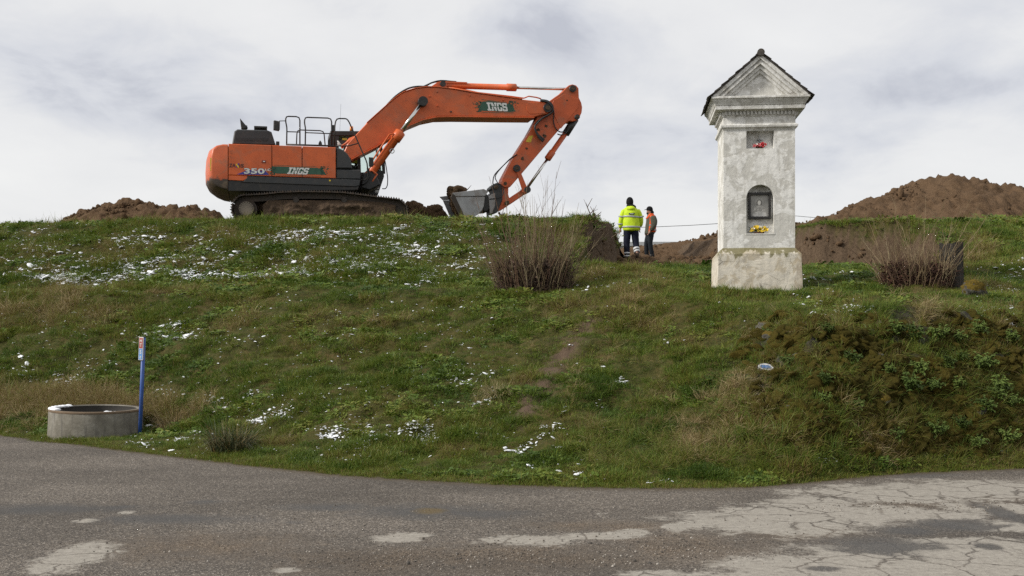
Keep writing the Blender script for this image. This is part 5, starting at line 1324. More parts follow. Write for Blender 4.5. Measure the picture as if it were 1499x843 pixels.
# --- the other one, in profile, orange vest
pb = px_pt(952, 377.5, 34.6); pz = float(ground(pb.x, pb.y))
Bp = empty('person', (pb.x, pb.y, pz), R(0)); Bp.scale = (.96, .96, .96); tag(Bp, 'person in orange safety vest and black cap, head bowed, facing the yellow jacket', 'person')
# faces -x; x along the body's depth, y across it
J = {'pelvis': ((0,0,.90), (.12,.14)), 'waist': ((.0,0,1.05), (.11,.13)), 'chest': ((.02,0,1.25), (.12,.16)), 'neck': ((.0,0,1.45), .058), 'jaw': ((-.045,0,1.51), (.078,.065)), 'crown': ((-.03,0,1.635), (.088,.07)), 'nose': ((-.128,0,1.545), .014),
     'ls': ((.03,-.19,1.36), .058), 'le': ((.07,-.26,1.10), .045), 'lw': ((-.02,-.25,.90), .032), 'rs': ((.02,.19,1.36), .058), 're': ((.05,.26,1.10), .045), 'rw': ((-.08,.22,.90), .032),
     'lh': ((.0,-.09,.84), .085), 'lk': ((-.03,-.11,.47), .06), 'la': ((.05,-.11,.09), .042), 'rh': ((-.02,.09,.84), .085), 'rk': ((-.12,.10,.47), .06), 'ra': ((-.09,.11,.09), .042)}
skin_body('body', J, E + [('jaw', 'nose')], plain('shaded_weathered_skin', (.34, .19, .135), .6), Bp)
M_ol = fabric('grey_olive_jacket', (.085, .085, .062)); M_jean = fabric('dark_jeans', (.018, .022, .028)); M_ov = fabric('fluorescent_orange_fabric', (.85, .12, .03), .6); M_bb = plain('black_leather_boot', (.012, .011, .010), .6)
m = MB(); m.loft([jk((-.03,0,.78), .155, .20), jk((-.02,0,.84), .175, .225), jk((.0,0,1.0), .17, .22), jk((.02,0,1.2), .165, .22), jk((.02,0,1.34), .15, .215), jk((.015,0,1.41), .115, .17), jk((.0,0,1.46), .085, .09), jk((-.01,0,1.49), .075, .078)], 20); j2 = cloth('jacket', m, M_ol, Bp, .016, 8)
m = MB(); limb(m, [((.03,-.16,1.38), .082), ((.045,-.215,1.28), .088), ((.085,-.275,1.09), .080), ((.03,-.27,.98), .074), ((-.03,-.25,.90), .062)]); cloth('sleeve', m, M_ol, j2, .013, 9)
m = MB(); limb(m, [((.02,.16,1.38), .082), ((.03,.215,1.28), .088), ((.06,.275,1.09), .080), ((-.02,.26,.98), .074), ((-.09,.22,.89), .062)]); cloth('sleeve', m, M_ol, j2, .013, 9)
# vest: panel over the chest side and shoulders, open at the front
m = MB(); vs, fs = [], []; zs = np.linspace(.86, 1.40, 10); n = 22
for z_ in zs:
    rx = np.interp(z_, [.86,1.0,1.2,1.34,1.40], [.187,.182,.178,.165,.15]); ry = np.interp(z_, [.86,1.0,1.2,1.34,1.40], [.236,.232,.232,.226,.20]); cx0 = np.interp(z_, [.84,1.0,1.2], [-.02,0,.02])
    for k in range(n+1):
        t = R(-112) + R(224)*k/n; vs.append((cx0+rx*1.04*math.cos(t), ry*1.03*math.sin(t), z_))
for i in range(9):
    for k in range(n): fs.append((i*(n+1)+k, i*(n+1)+k+1, (i+1)*(n+1)+k+1, (i+1)*(n+1)+k))
m.add(vs, fs, True)
for sg in (-1, 1): m.tube([(-.10,sg*.10,1.30), (-.02,sg*.12,1.43), (.06,sg*.11,1.43), (.13,sg*.09,1.34)], [.05,.045,.045,.05], 8)
vst = m.build('vest', M_ov, Bp); sd = vst.modifiers.new('s', 'SOLIDIFY'); sd.thickness = .006
# arm and side of the jacket cover the vest at the arm hole
m = MB(); limb(m, [((.06,-.19,1.39), (.095,.07)), ((.095,-.235,1.26), (.105,.07)), ((.11,-.27,1.10), .095), ((.05,-.275,.98), .082), ((-.03,-.255,.90), .064)]); cloth('sleeve', m, M_ol, j2, .012, 9)
for z_ in (.93, 1.08):
    m = MB(); vs, fs = [], []
    for dz in (-.022, .022):
        for k in range(n+1): t = R(-112)+R(224)*k/n; vs.append((.005+.196*math.cos(t), .245*math.sin(t), z_+dz))
    for k in range(n): fs.append((k, k+1, n+2+k, n+1+k))
    m.add(vs, fs, True); m.build('reflective_band', M_band, vst)
m = MB(); limb(m, [((.0,-.085,.88), (.13,.125)), ((-.005,-.10,.76), (.108,.11)), ((-.035,-.11,.47), (.082,.085)), ((.02,-.11,.25), (.075,.078)), ((.05,-.11,.10), (.074,.076))], 14); limb(m, [((-.01,.085,.88), (.13,.125)), ((-.05,.10,.74), (.105,.11)), ((-.125,.10,.47), (.082,.085)), ((-.11,.11,.25), (.075,.078)), ((-.09,.11,.10), (.074,.076))], 14); m.loft([jk((0,0,.80), .14, .19), jk((0,0,.93), .145, .19)], 16); cloth('trousers', m, M_jean, Bp, .014, 8)
for x_, y_ in ((.05,-.11), (-.09,.11)):
    m = MB(); m.loft([jk((x_,y_,.20), .075, .065), jk((x_-.01,y_,.08), .085, .058), jk((x_-.05,y_,.03), .14, .054), jk((x_-.05,y_,.0), .145, .055)], 12); cloth('boot', m, M_bb, Bp, .003, 12)
hand(Bp, M_skin, (-.045,-.24,.875), (-.4,.1,-.9), 1); hand(Bp, M_skin, (-.105,.21,.865), (-.4,-.1,-.9), -1)
m = MB(); m.loft([jk((-.015,0,1.545), .105, .088), jk((-.02,0,1.60), .112, .094), jk((-.025,0,1.66), .105, .088), jk((-.025,0,1.705), .07, .06), jk((-.025,0,1.72), .02, .02)], 16); m.loft([((-.10,0,1.615), .012, .075, Vector((0,0,1)), Y_), ((-.16,0,1.612), .010, .065, Vector((0,0,1)), Y_), ((-.205,0,1.592), .006, .035, Vector((0,0,1)), Y_)], 12); m.loft([jk((.05,0,1.46), .075, .075), jk((.045,0,1.52), .075, .08), jk((.03,0,1.58), .08, .085)], 12); cloth('peaked_cap', m, M_knit, Bp, .003, 20)
m = MB(); m.loft([jk((-.075,0,1.435), .03, .035), jk((-.085,0,1.47), .05, .055), jk((-.085,0,1.515), .05, .06)], 10); cloth('beard', m, plain('dark_beard', (.015, .012, .010), .95), Bp, .006, 25)
# ------------------------------------------------------------------ soil heaps
def heap(name, label, xr, yr, hfun, res, mat=M_soil, lump=.12, seed=0, cat='soil heap'):
    gx, gy = np.meshgrid(np.arange(xr[0], xr[1], res), np.arange(yr[0], yr[1], res))
    g = ground(gx, gy); h = hfun(gx, gy)
    n = fbm(gx*.9+seed, gy*.9, oct=3)*.9 + (np.abs(fbm(gx*2.4, gy*2.4+seed, oct=3))-.25)*1.6 + (np.abs(fbm(gx*6, gy*6+seed, oct=2))-.25)*.8
    z = h + n*lump*np.clip((h-g)*1.6, 0, 1)
    z = np.where(h > g - .4, z, g - .4)
    o = grid_obj(name, np.stack([gx, gy, np.maximum(z, g-.35)], -1), mat); tag(o, label, cat); return o
def ridge(pts):
    """crest given as (photo column, photo row, distance) -> function of x"""
    W_ = np.array([px_pt(*p)[:] for p in pts]); o = np.argsort(W_[:,0]); W_ = W_[o]
    return lambda x: (np.interp(x, W_[:,0], W_[:,2]), np.interp(x, W_[:,0], W_[:,1]))
r1 = ridge([(880,385,37),(905,366,37),(930,361,37),(960,359,37),(1000,353.5,37),(1030,347,37),(1055,339,37),(1100,336,37),(1160,328,37.2),(1200,321,37.5),(1240,305,38),(1290,289,38.5),(1330,272,39),(1365,263.5,39),(1400,264,39),(1440,272,39),(1475,275,39),(1520,281,39),(1600,300,39),(1750,330,39)])
def hf(x, y):
    z, yc = r1(x); base = 3.9; d = y-yc
    fr = np.where(d < 0, np.abs(d)/np.maximum(.9, (z-base)*1.75+.6), np.abs(d)/np.maximum(1.2, (z-base)*1.6+.6))
    return base - .2 + (z-base+.2)*np.clip(1.10 - fr**1.15, -1.6, 1.0)
heap('soil_heap', 'huge heap of brown excavated soil behind the shrine and grassy bank', (2.6, 25), (31, 46), hf, .085, lump=.20, seed=3)
r2 = ridge([(85,330,33),(105,320,33),(130,308,33),(165,301,33),(200,296.5,33),(225,300,33),(250,306,33),(268,307,33),(285,305,33),(300,308,33),(316,316,33),(335,332,33)])
def hf2(x, y):
    z, yc = r2(x); return 3.9 + (z-3.9)*np.clip(1.08 - (np.abs(y-yc)/1.9)**1.3, -.2, 1.0)
heap('soil_heap', 'low heap of dark brown soil on the skyline behind the excavator tail', (-14.2, -8.2), (30.5, 36), hf2, .05, lump=.18, seed=8)
r3 = ridge([(560,330,33.5),(585,318,33.5),(596,303,33.5),(606,299,33.5),(616,304,33.5),(622,311,33.5),(628,309,33.5),(635,304,33.5),(641,307,33.5),(648,319,33.5),(656,330,33.5)])
def hf3(x, y):
    z, yc = r3(x); return 3.9 + (z-3.9)*np.clip(1.08 - (np.abs(y-yc)/1.2)**1.4, -.2, 1.0)
heap('soil_heap', 'small heap of broken clods between the crawler track and the bucket', (-4.2, -1.7), (32, 35.2), hf3, .035, lump=.20, seed=5)
lumpcol = bpy.data.collections.new('soil_lumps')
for i in range(6):
    o = lumpy('lump_%d' % i, (0, 0, 0), (.10, .085, .075), i*4.7, M_soil, None, .6, 2, 1.7); C.objects.unlink(o); lumpcol.objects.link(o)
HP = []
for (fn, xr, yr, n, base_) in ((hf, (2.9, 24), (31, 42), 11000, .12), (hf2, (-13.8, -8.4), (31, 35), 2600, .10), (hf3, (-4, -1.8), (32.2, 34.6), 900, .05)):
    x_, y_ = rng.uniform(*xr, n), rng.uniform(*yr, n); h_, g_ = fn(x_, y_), ground(x_, y_); k = (h_ > g_+base_) & (fbm(x_*1.1, y_*1.1, oct=3) > rng.uniform(-.05, .35, n)); HP.append(np.stack([x_, y_, h_], -1)[k])
x_, y_ = rng.uniform(1.6, 9, 3500), rng.uniform(24.5, 33, 3500); k = soil_mask(x_, y_) > .6; HP.append(np.stack([x_, y_, ground(x_, y_)], -1)[k])
HP = np.concatenate(HP); n = len(HP); sz = rng.lognormal(-1.45, .65, n)
instancer('soil_lumps', HP, rng.uniform(-3, 3, (n, 3)), sz[:, None]*rng.uniform(.7, 1.3, (n, 3)), rng.integers(0, 6, n), rng.random(n), lumpcol, 'crumbled lumps of earth covering the heaps and the cutting', 'soil lumps')
clods = empty('loose_clods', tuple(px_pt(620, 318, 33))); tag(clods, 'loose dark clods tumbled at the front of the crawler track', 'clods')
cp = None
for (px_, py_, s_) in ((596,305,.16),(603,302,.18),(611,303,.15),(617,310,.18),(632,309,.17),(638,306,.16),(643,313,.17),(624,317,.2),(607,315,.24),(598,316,.2),(633,319,.2)):
    q = px_pt(px_, py_+2, 32.7) - Vector(clods.location); lumpy('clod', q, (s_*1.2, s_, s_*.95), px_, M_soil, clods, .75, 3, 1.9)
# clods along the foot of the cuttings
cut = empty('fallen_clods', (4.0, 29, 3.3)); tag(cut, 'fallen lumps of earth scattered over the floor of the cutting', 'clods')
rr = random.Random(4)
for i in range(70):
    x_, y_ = rr.uniform(2.4, 8.2), rr.uniform(26.6, 33)
    if float(soil_mask(x_, y_)) < .4: continue
    s_ = rr.uniform(.04, .14); z_ = float(ground(x_, y_)); lumpy('clod', Vector((x_, y_, z_+s_*.2))-Vector(cut.location), (s_*1.3, s_, s_*.8), i, M_soil, cut, .5, 2)
# ------------------------------------------------------------------ far things
q = px_pt(965, 357, 95)
hall = empty('low_hall', (q.x, q.y, 0)); tag(hall, 'long low pale hall far beyond the cutting', 'building')
zt_ = EYE + (HORY-354.2)/FPX*95; MB().box((-9, 0, 3.5), (16, 12, zt_-.35)).build('wall', plain('pale_cladding', (.52, .53, .54), .6), hall)
MB().box((-9.2, -.3, zt_-.35), (16.2, 12.3, zt_)).build('roof', plain('pale_sheet_roof', (.40, .41, .42), .5), hall)
for k in range(5): MB().box((-7+k*5, -.03, 3.5), (-6.9+k*5, .0, zt_-.36)).build('joint', plain('grey_joint', (.3, .31, .32), .6), hall)
b = MB(); pts = []
for px_, py_ in ((700,345),(800,339.5),(905,333),(975,332),(1050,327.5),(1165,317),(1215,321),(1300,324),(1500,318)): pts.append(px_pt(px_, py_, 62))
b.tube([px_pt(700, 336, 62), px_pt(800, 335, 62), px_pt(905, 333.6, 62), px_pt(960, 332, 62), px_pt(1010, 329.8, 62), px_pt(1052, 327.2, 62)], .016, 5)
b.tube([px_pt(1052, 313.5, 62), px_pt(1110, 314.5, 62), px_pt(1165, 316, 62), px_pt(1210, 320, 62), px_pt(1300, 328, 62)], .014, 5)
tag(b.build('overhead_wire', plain('weathered_wire', (.10, .10, .10), .6)), 'thin overhead wire crossing the sky low behind the shrine', 'wire')

# ------------------------------------------------------------------ concrete ring and marker post
def concrete_material():
    t = NT('stained_concrete'); p = t.co(); n = t.noise(4, 7, .65, p, dist=.3); n2 = t.noise(30, 5, .6, p); st = t.noise(9, 4, .6, t.map(p, (1.6, 1.6, .2)))
    c = t.ramp(n, (.3, (.095, .085, .066)), (.5, (.165, .152, .122)), (.7, (.25, .235, .20)))
    c = t.mix(t.math('MULTIPLY', t.ramp(st, (.52, 0), (.66, 1)), .6), c, (.085, .08, .07)); c = t.mix(t.math('MULTIPLY', t.ramp(n2, (.55, 0), (.7, 1)), .3), c, (.13, .12, .10))
    t.P(col=c, rough=.9, normal=t.bump(t.math('ADD', n, t.math('MULTIPLY', n2, .5)), .5, .015)); return t.m
M_con = concrete_material()
rc = Vector((-5.92, 15.62, 0)); rz_ = float(ground(rc.x, rc.y))-.05
ring = empty('concrete_well_ring', (rc.x, rc.y, rz_)); tag(ring, 'low round concrete manhole ring standing in the roadside grass', 'well ring')
ring.rotation_euler = (R(.8), R(1.0), 0)
HR = EYE + (HORY-602.5)/FPX*15.0 - rz_
b = MB(); b.lathe([(.66, -.4), (.645, .0), (.635, HR*.5), (.628, HR-.012), (.62, HR), (.556, HR), (.55, HR-.012)], n=72); wl_ = b.build('ring_wall', M_con, ring)
b = MB(); b.lathe([(.0, HR-.17), (.3, HR-.165), (.548, HR-.15)], n=40); b.lathe([(.55, HR-.010), (.549, HR-.16), (.525, HR-.17)], n=72); b.build('lid_slab', plain('dark_wet_lid', (.022, .019, .015), .8), ring)
b = MB(); b.lathe([(.629, HR-.03), (.6335, HR-.022), (.631, HR-.002), (.622, HR+.004), (.60, HR+.004)], n=72); b.build('rust_rim', plain('rusty_rim_stain', (.15, .105, .065), .9, dirt=.6, scale=20), ring)
sn = NT('snow'); sn.P(col=(.82, .84, .87), rough=.7, normal=sn.bump(sn.noise(40, 4), .3, .01)); M_snow = sn.m; sn.b.inputs['Subsurface Weight'].default_value = .0
e = empty('snow_patch', tuple(Vector((rc.x, rc.y, rz_+HR)))); tag(e, 'strip of wet snow left on the rim of the concrete ring', 'snow')
for (a0, a1, w_) in ((R(196), R(228), .04), (R(150), R(188), .03)):
    for k in range(7):
        a_ = a0+(a1-a0)*k/6; lumpy('snow_lump', (.575*math.cos(a_), .575*math.sin(a_), .012), (.055, w_, .022), k+a0, M_snow, e, .4, 2)
for k in range(4): lumpy('snow_lump', (.02+k*.06, .36, -.10), (.06, .05, .03), k*3.1, M_snow, e, .4, 2)
M_blue = plain('blue_painted_steel', (.03, .085, .32), .5, dirt=.5, scale=14, dcol=(.10, .12, .18))
def post_material():
    return M_blue
pb0 = px_pt(204.5, 634, 15.25); pt = px_pt(210.5, 494, 15.25)
post = empty('marker_post', (pb0.x, pb0.y, pb0.z-.1)); tag(post, 'thin leaning blue marker post with small red and blue number plates', 'marker post')
top = pt-Vector(post.location); ax = top.normalized()
b = MB(); b.tube([(0, 0, 0), top], .0265, 14); b.build('pole', M_blue, post)
b = MB(); b.tube([top, top+ax*.012], [.028, .022], 14); b.build('cap', plain('dark_cap', (.03, .03, .05), .5), post)
rotq = ax.to_track_quat('Z', 'Y'); MP = Matrix.Translation(top - ax*.27) @ Matrix.Rotation(math.atan2(ax.x, ax.z), 4, 'Y') @ Matrix.Rotation(R(-28), 4, 'Z')
def plate(name, x0, x1, z0, z1, y, mat, bev=.004):
    o = MB().box((x0, y, z0), (x1, y+.012, z1)).build(name, mat, post, bev); o.matrix_local = MP; return o
plate('sign_plate', -.042, .042, -.045, .275, -.046, plain('pale_sign_edge', (.55, .55, .55), .5))
plate('red_plate', -.035, .035, .118, .266, -.0478, plain('faded_red_enamel', (.36, .055, .045), .5)); plate('blue_plate', -.035, .035, -.036, .116, -.0478, plain('faded_blue_enamel', (.10, .25, .52), .5))
def sign_text(body, size, x_, z_):
    cu = bpy.data.curves.new('t', 'FONT'); cu.body = body; cu.size = size; cu.align_x = 'CENTER'; cu.offset = .001
    to = bpy.data.objects.new('t', cu); C.objects.link(to); me = bpy.data.meshes.new_from_object(to.evaluated_get(bpy.context.evaluated_depsgraph_get())); bpy.data.objects.remove(to)
    me.materials.clear(); me.materials.append(M_wl); o = bpy.data.objects.new('lettering', me); C.objects.link(o); o.parent = post; o.matrix_local = MP @ Matrix.Translation((x_, -.0495, z_)) @ Matrix.Rotation(R(90), 4, 'X')
sign_text('H', .062, 0, .205); sign_text('T', .062, 0, .145); sign_text('S', .075, 0, .045); sign_text('0', .05, 0, -.02)

# ------------------------------------------------------------------ shrubs
def shrub(name, label, base, nst, hgt, spread, lean, seed, cols, bw, twigs=5, leaves=700, leafcol=(.07, .04, .025)):
    rr = random.Random(seed); e = empty(name, base); tag(e, label, 'shrub')
    M1 = []
    for c in cols:
        t = NT(name+'_bark'); n = t.noise(9, 4, .6); t.P(col=t.mix(n, tuple(x*.7 for x in c), tuple(x*1.35 for x in c)), rough=.85); M1.append(t.m)
    parts = [MB() for _ in cols]
    for i in range(nst):
        a = rr.uniform(0, 2*math.pi); q = math.sqrt(rr.random()); ox, oy = bw[0]*q*math.cos(a), bw[1]*q*math.sin(a)
        h = hgt*(rr.uniform(.34, .66) if rr.random() < .80 else rr.uniform(.66, 1.0))*(1.08-.35*q*q); le = lean*q*rr.uniform(.5, 1.4); dx, dy = math.cos(a)*le + rr.gauss(0, .13), math.sin(a)*le*.8 + rr.gauss(0, .13)
        gz = float(ground(base[0]+ox, base[1]+oy, False))-base[2]-.05
        P_ = []; kx, ky = rr.gauss(0, .05), rr.gauss(0, .05)
        for s_ in range(6):
            f = s_/5; P_.append(Vector((ox + dx*h*f + kx*math.sin(f*5), oy + dy*h*f + ky*math.sin(f*4.3), gz + h*f*(1-.10*le*f))))
        r0 = rr.uniform(.0035, .0095); m = rr.choice(parts); m.tube(P_, [r0*(1-.78*k/5) for k in range(6)], 4, False)
        for t_ in range(rr.randint(1, twigs)):
            f = rr.uniform(.35, .95); k = min(4, int(f*5)); p0 = P_[k].lerp(P_[k+1], f*5-k); ta = rr.uniform(0, 6.28); ln = h*rr.uniform(.08, .25)
            d = (P_[k+1]-P_[k]).normalized()*.8 + Vector((math.cos(ta), math.sin(ta), rr.uniform(0, .4)))*.45
            m.tube([p0, p0+d*ln*.5+Vector((0,0,.01)), p0+d*ln], [r0*.45, r0*.35, r0*.2], 3, False)
    for m, mt in zip(parts, M1): tag(m.build('stems', mt, e), kind='stuff')
    # tangled dead leaves and broken twigs round the stool
    m = MB()
    for i in range(leaves):
        a = rr.uniform(0, 2*math.pi); q = rr.random()**.6*1.12; ox, oy = bw[0]*q*math.cos(a), bw[1]*q*math.sin(a); z0 = float(smooth_ground(np.array(base[0]+ox), np.array(base[1]+oy)))-base[2] + rr.random()**1.5*hgt*.26
        p = Vector((ox, oy, z0)); d = Vector((rr.gauss(0, 1), rr.gauss(0, 1), rr.gauss(0, .8))).normalized(); s_ = d.cross(Vector((rr.gauss(0,1), rr.gauss(0,1), 1))).normalized()
        if rr.random() < .55: l_, w_ = rr.uniform(.03, .07), rr.uniform(.012, .024); m.add([p, p+d*l_*.5+s_*w_, p+d*l_, p+d*l_*.5-s_*w_], [(0,1,2,3)])
        else: l_ = rr.uniform(.08, .25); m.tube([p, p+d*l_*.5+s_*.01, p+d*l_], .0028, 3, False)
    lc = NT(name+'_litter'); rn = lc.noise(14, 3); lc.P(col=lc.ramp(rn, (.3, tuple(x*.35 for x in leafcol)), (.5, leafcol), (.72, tuple(min(1, x*2.4) for x in leafcol))), rough=.9)
    tag(m.build('dead_leaves', lc.m, e), kind='stuff'); return e
g1 = hit(782, 424)[0]
shrub('bare_shrub', 'broad bare coppiced shrub of upright reddish twigs on the bank below the bucket', tuple(g1), 265, 2.0, .6, .38, 21, [(.14, .080, .048), (.17, .125, .065), (.10, .058, .036), (.21, .165, .095)], (.60, .36), 7, 5200, (.055, .033, .021))
g2 = hit(1342, 424)[0]
shrub('bare_shrub', 'smaller twiggy shrub with dead brown leaves in front of the tree stump', (g2[0], g2[1], g2[2]), 210, 1.6, .6, .46, 33, [(.18, .125, .065), (.27, .21, .12), (.13, .08, .048)], (.50, .26), 6, 6500, (.07, .032, .02))
# twigs hanging on the cut face
g3 = px_pt(878, 368, 25.4); e = empty('root_tangle', tuple(g3)); tag(e, 'bare roots and twigs hanging over the cut earth face', 'roots')
m = MB(); rr = random.Random(9)
for (a_, b_) in (((846,372),(884,332)),((850,366),(890,345)),((866,372),(872,330)),((880,372),(868,338)),((895,348),(906,341)),((858,370),(893,352)),((842,360),(865,338)),((868,318),(880,310)),((872,320),(864,302)),((866,318),(867,290)),((860,318),(871,306))):
    p0, p1 = px_pt(*a_, 25.0)-g3, px_pt(*b_, 25.15)-g3; mid = (p0+p1)/2 + Vector((rr.gauss(0,.05), -.1, rr.gauss(0,.05))); m.tube([p0, mid, p1], [.014, .011, .005], 5)
    for k in range(2): d = (p1-p0)*.3 + Vector((rr.gauss(0,.1), -.03, rr.gauss(0,.1))); m.tube([mid, mid+d], [.006, .003], 4)
m.build('twigs', plain('dry_root', (.10, .07, .045), .9), e)
# ------------------------------------------------------------------ stump, mossy stone, rock outcrop
def rock_material(name, mossy=.5):
    t = NT(name); p = t.geo(); n = t.noise(5, 7, .65, p); n2 = t.noise(28, 5, .65, p); nz = t.sep(t.geo('Normal'))[2]
    st = t.ramp(t.math('ADD', t.math('MULTIPLY', n, .6), t.math('MULTIPLY', n2, .4)), (.34, (.03, .028, .025)), (.5, (.085, .08, .07)), (.66, (.20, .19, .165)))
    ms = t.ramp(n2, (.3, (.035, .027, .006)), (.6, (.115, .08, .013)), (.8, (.17, .13, .03)))
    f = t.math('ADD', t.math('MULTIPLY', nz, .35), n)
    t.P(col=t.mix(t.ramp(f, (1.02-mossy, 0), (1.10-mossy, 1)), st, ms), rough=.95, spec=.15, normal=t.bump(t.math('ADD', n, t.math('MULTIPLY', n2, .5)), .8, .04)); return t.m
M_rock, M_mrock = rock_material('grey_lichened_rock', .25), rock_material('moss_grown_rock', .55)
def bark_material():
    t = NT('dark_rotting_bark'); p = t.co(); n = t.noise(7, 6, .65, t.map(p, (3, 3, .35))); n2 = t.noise(30, 4, .6, p)
    t.P(col=t.ramp(n, (.3, (.012, .011, .009)), (.55, (.040, .034, .027)), (.75, (.10, .086, .066))), rough=.95, normal=t.bump(t.math('ADD', n, t.math('MULTIPLY', n2, .3)), .9, .05)); return t.m
g4 = hit(1392, 424)[0]; zt4 = EYE + (HORY-357)/FPX*g4[1]
st = empty('tree_stump', tuple(g4)); tag(st, 'dark upright broken tree stump behind the small shrub', 'stump')
def stump_part(name, cx, r, zt, mat, seed):
    b = MB(); n = 26; vs, fs = [], []; nl = 9
    for i in range(nl):
        f = i/(nl-1); z_ = -.25 + (zt+.25)*f
        for k in range(n):
            a = 2*math.pi*k/n; w_ = 1 + .07*math.sin(5*a+seed)+.04*math.sin(9*a+seed*2) + .22*(1-f)**3
            top_ = (.015*math.sin(a*2+seed)+.02*random.Random(k+seed).random()) if i == nl-1 else 0
            vs.append((cx + r[0]*w_*math.cos(a), r[1]*w_*math.sin(a), z_ + top_))
    for i in range(nl-1):
        for k in range(n): q = (k+1) % n; fs.append((i*n+k, i*n+q, (i+1)*n+q, (i+1)*n+k))
    c = len(vs); vs.append((cx, 0, zt-.06))
    for k in range(n): fs.append(((nl-1)*n+k, (nl-1)*n+(k+1) % n, c))
    b.add(vs, fs); return b.build(name, mat, st)
M_bark = bark_material()
stump_part('trunk', 0, (.165, .20), zt4-g4[2], M_bark, 3); stump_part('root_flare', .10, (.09, .12), .18, plain('grey_weathered_wood', (.16, .145, .115), .95, dirt=.4), 5)
g5 = hit(1427, 440)[0]; s5 = lumpy('mossy_stone', (g5[0], g5[1], g5[2]+.06), (.20, .16, .14), 2.2, M_mrock, None, .4, 4, 1.3); tag(s5, 'yellow mossy tilted stone beside the tree stump', 'stone'); s5.rotation_euler = (.1, .5, .3)
oc = empty('rock_outcrop', tuple(hit(1130, 560)[0])); tag(oc, 'weathered mossy rock outcrop breaking through the bank below the shrine', 'rock'); ol = Vector(oc.location)
rr = random.Random(12)
for i, (px_, py_, s_) in enumerate([(1112,478,.22),(1128,472,.16),(1165,472,.14),(1185,478,.12),(1200,470,.15),(1135,500,.13),(1150,565,.12),(1340,500,.13),(1352,530,.15),(1228,470,.12),(1390,640,.18),(1355,630,.2),(1300,640,.14),(1255,655,.14),(1450,472,.16),(1440,490,.13),(1245,560,.12),(1320,560,.14),(1372,610,.13),(1200,620,.13),(1220,664,.17),(1175,650,.15),(1420,540,.14),(1480,560,.14),(1285,520,.14),(1170,520,.13),(1195,560,.12),(1280,585,.13),(1330,610,.15),(1430,610,.16),(1160,600,.12)]):
    g = hit(px_, py_)[0]; q = Vector((g[0], g[1]+s_*.6, g[2]-s_*.48)) - ol
    o = lumpy('stone', q, (s_*rr.uniform(1.0, 1.5), s_*.8, s_*rr.uniform(.7, 1.05)), i*1.7, M_rock if i in (0, 1, 3, 10) or i % 6 == 0 else M_mrock, oc, .45, 3, 1.3); o.rotation_euler = (rr.gauss(0,.3), rr.gauss(0,.3), rr.uniform(0, 6))
# painted trail mark on the rock: blue with white edges
g6 = hit(1117.5, 536)[0]; tm = empty('painted_mark', (g6[0], g6[1]-.12, g6[2]+.06)); tag(tm, 'small blue and white painted mark on the rock in the bank', 'painted mark')
def disc(name, rx, rz, y_, mat, seed, par, z0=0):
    r1 = random.Random(seed); pts = [(rx*math.cos(a)*r1.uniform(.88, 1.08), z0+rz*math.sin(a)*r1.uniform(.88, 1.08)) for a in np.linspace(0, 6.283, 15)[:-1]]
    return MB().prism(pts, y_, y_+.03).build(name, mat, par)
tm.rotation_euler = (R(-38), R(6), 0)
disc('stone_face', .10, .062, .012, M_rock, 5, tm); disc('white_paint', .088, .05, .004, plain('chalky_white_paint', (.6, .61, .62), .8, dirt=.4, scale=30), 2, tm); disc('blue_paint', .066, .027, -.002, plain('blue_paint', (.07, .18, .42), .7), 3, tm); disc('white_dab', .026, .013, -.006, plain('white_dab', (.6, .6, .6), .8), 4, tm, .03)
# ------------------------------------------------------------------ weeds and tussocks
def weed_material():
    t = NT('weed_leaf'); r_ = t.n.new('ShaderNodeObjectInfo').outputs['Random']; n = t.noise(12, 3)
    t.P(col=t.mix(t.math('ADD', t.math('MULTIPLY', r_, .5), t.math('MULTIPLY', n, .5)), (.045, .075, .016), (.12, .165, .038)), rough=.6, spec=.15); return t.m
M_weed = weed_material()
def weed_mesh(seed):
    r1 = random.Random(seed); m = MB()
    for s_ in range(30):
        a = r1.uniform(0, 6.28); h = r1.uniform(.03, .12); le = r1.uniform(.2, 1.0); top_ = Vector((math.cos(a)*le*.11, math.sin(a)*le*.11, h)); m.tube([(0,0,-.03), top_*.55+Vector((0,0,.015)), top_], .0026, 3, False)
        for k in range(r1.randint(4, 7)):
            b_ = r1.uniform(0, 6.28); d = Vector((math.cos(b_), math.sin(b_), r1.uniform(-.25, .55))).normalized(); sd = d.cross(Vector((0,0,1))).normalized(); up = sd.cross(d); l_ = r1.uniform(.018, .040); w_ = l_*.36; p = top_*r1.uniform(.6, 1.0)
            m.add([p, p+d*l_*.4+sd*w_+up*.006, p+d*l_+up*-.008, p+d*l_*.4-sd*w_+up*.006, p+d*l_*.45-up*.006], [(0,1,4),(1,2,4),(2,3,4),(3,0,4)], True)
    return m
UNIQ = {(1118,488): 'small weed growing at the grey rock left of the mossy bank', (1150,525): 'small weed just above and right of the painted mark', (1208,498): 'little weed straight below the right corner of the shrine plinth', (1478,505): 'leafy weed at the right picture edge below the snow scraps', (1475,640): 'leafy weed low at the right picture edge near the verge', (1255,600): 'tiny weed alone in long grass below the bushy bright green weed', (1310,640): 'small weed near the foot of the bank below the spreading pale weed', (1208,585): 'tiniest weed low on the bank below the shrine'}
wp = [weed_mesh(i) for i in range(4)]; wm_ = []
WL = [(1243,524,1.5,'bushy bright green weed on the mossy bank midway below the shrine'),(1440,543,1.7,'large bright green leafy weed near the right end of the mossy bank'),(1330,575,1.6,'spreading pale green weed low on the mossy bank below the shrub')]
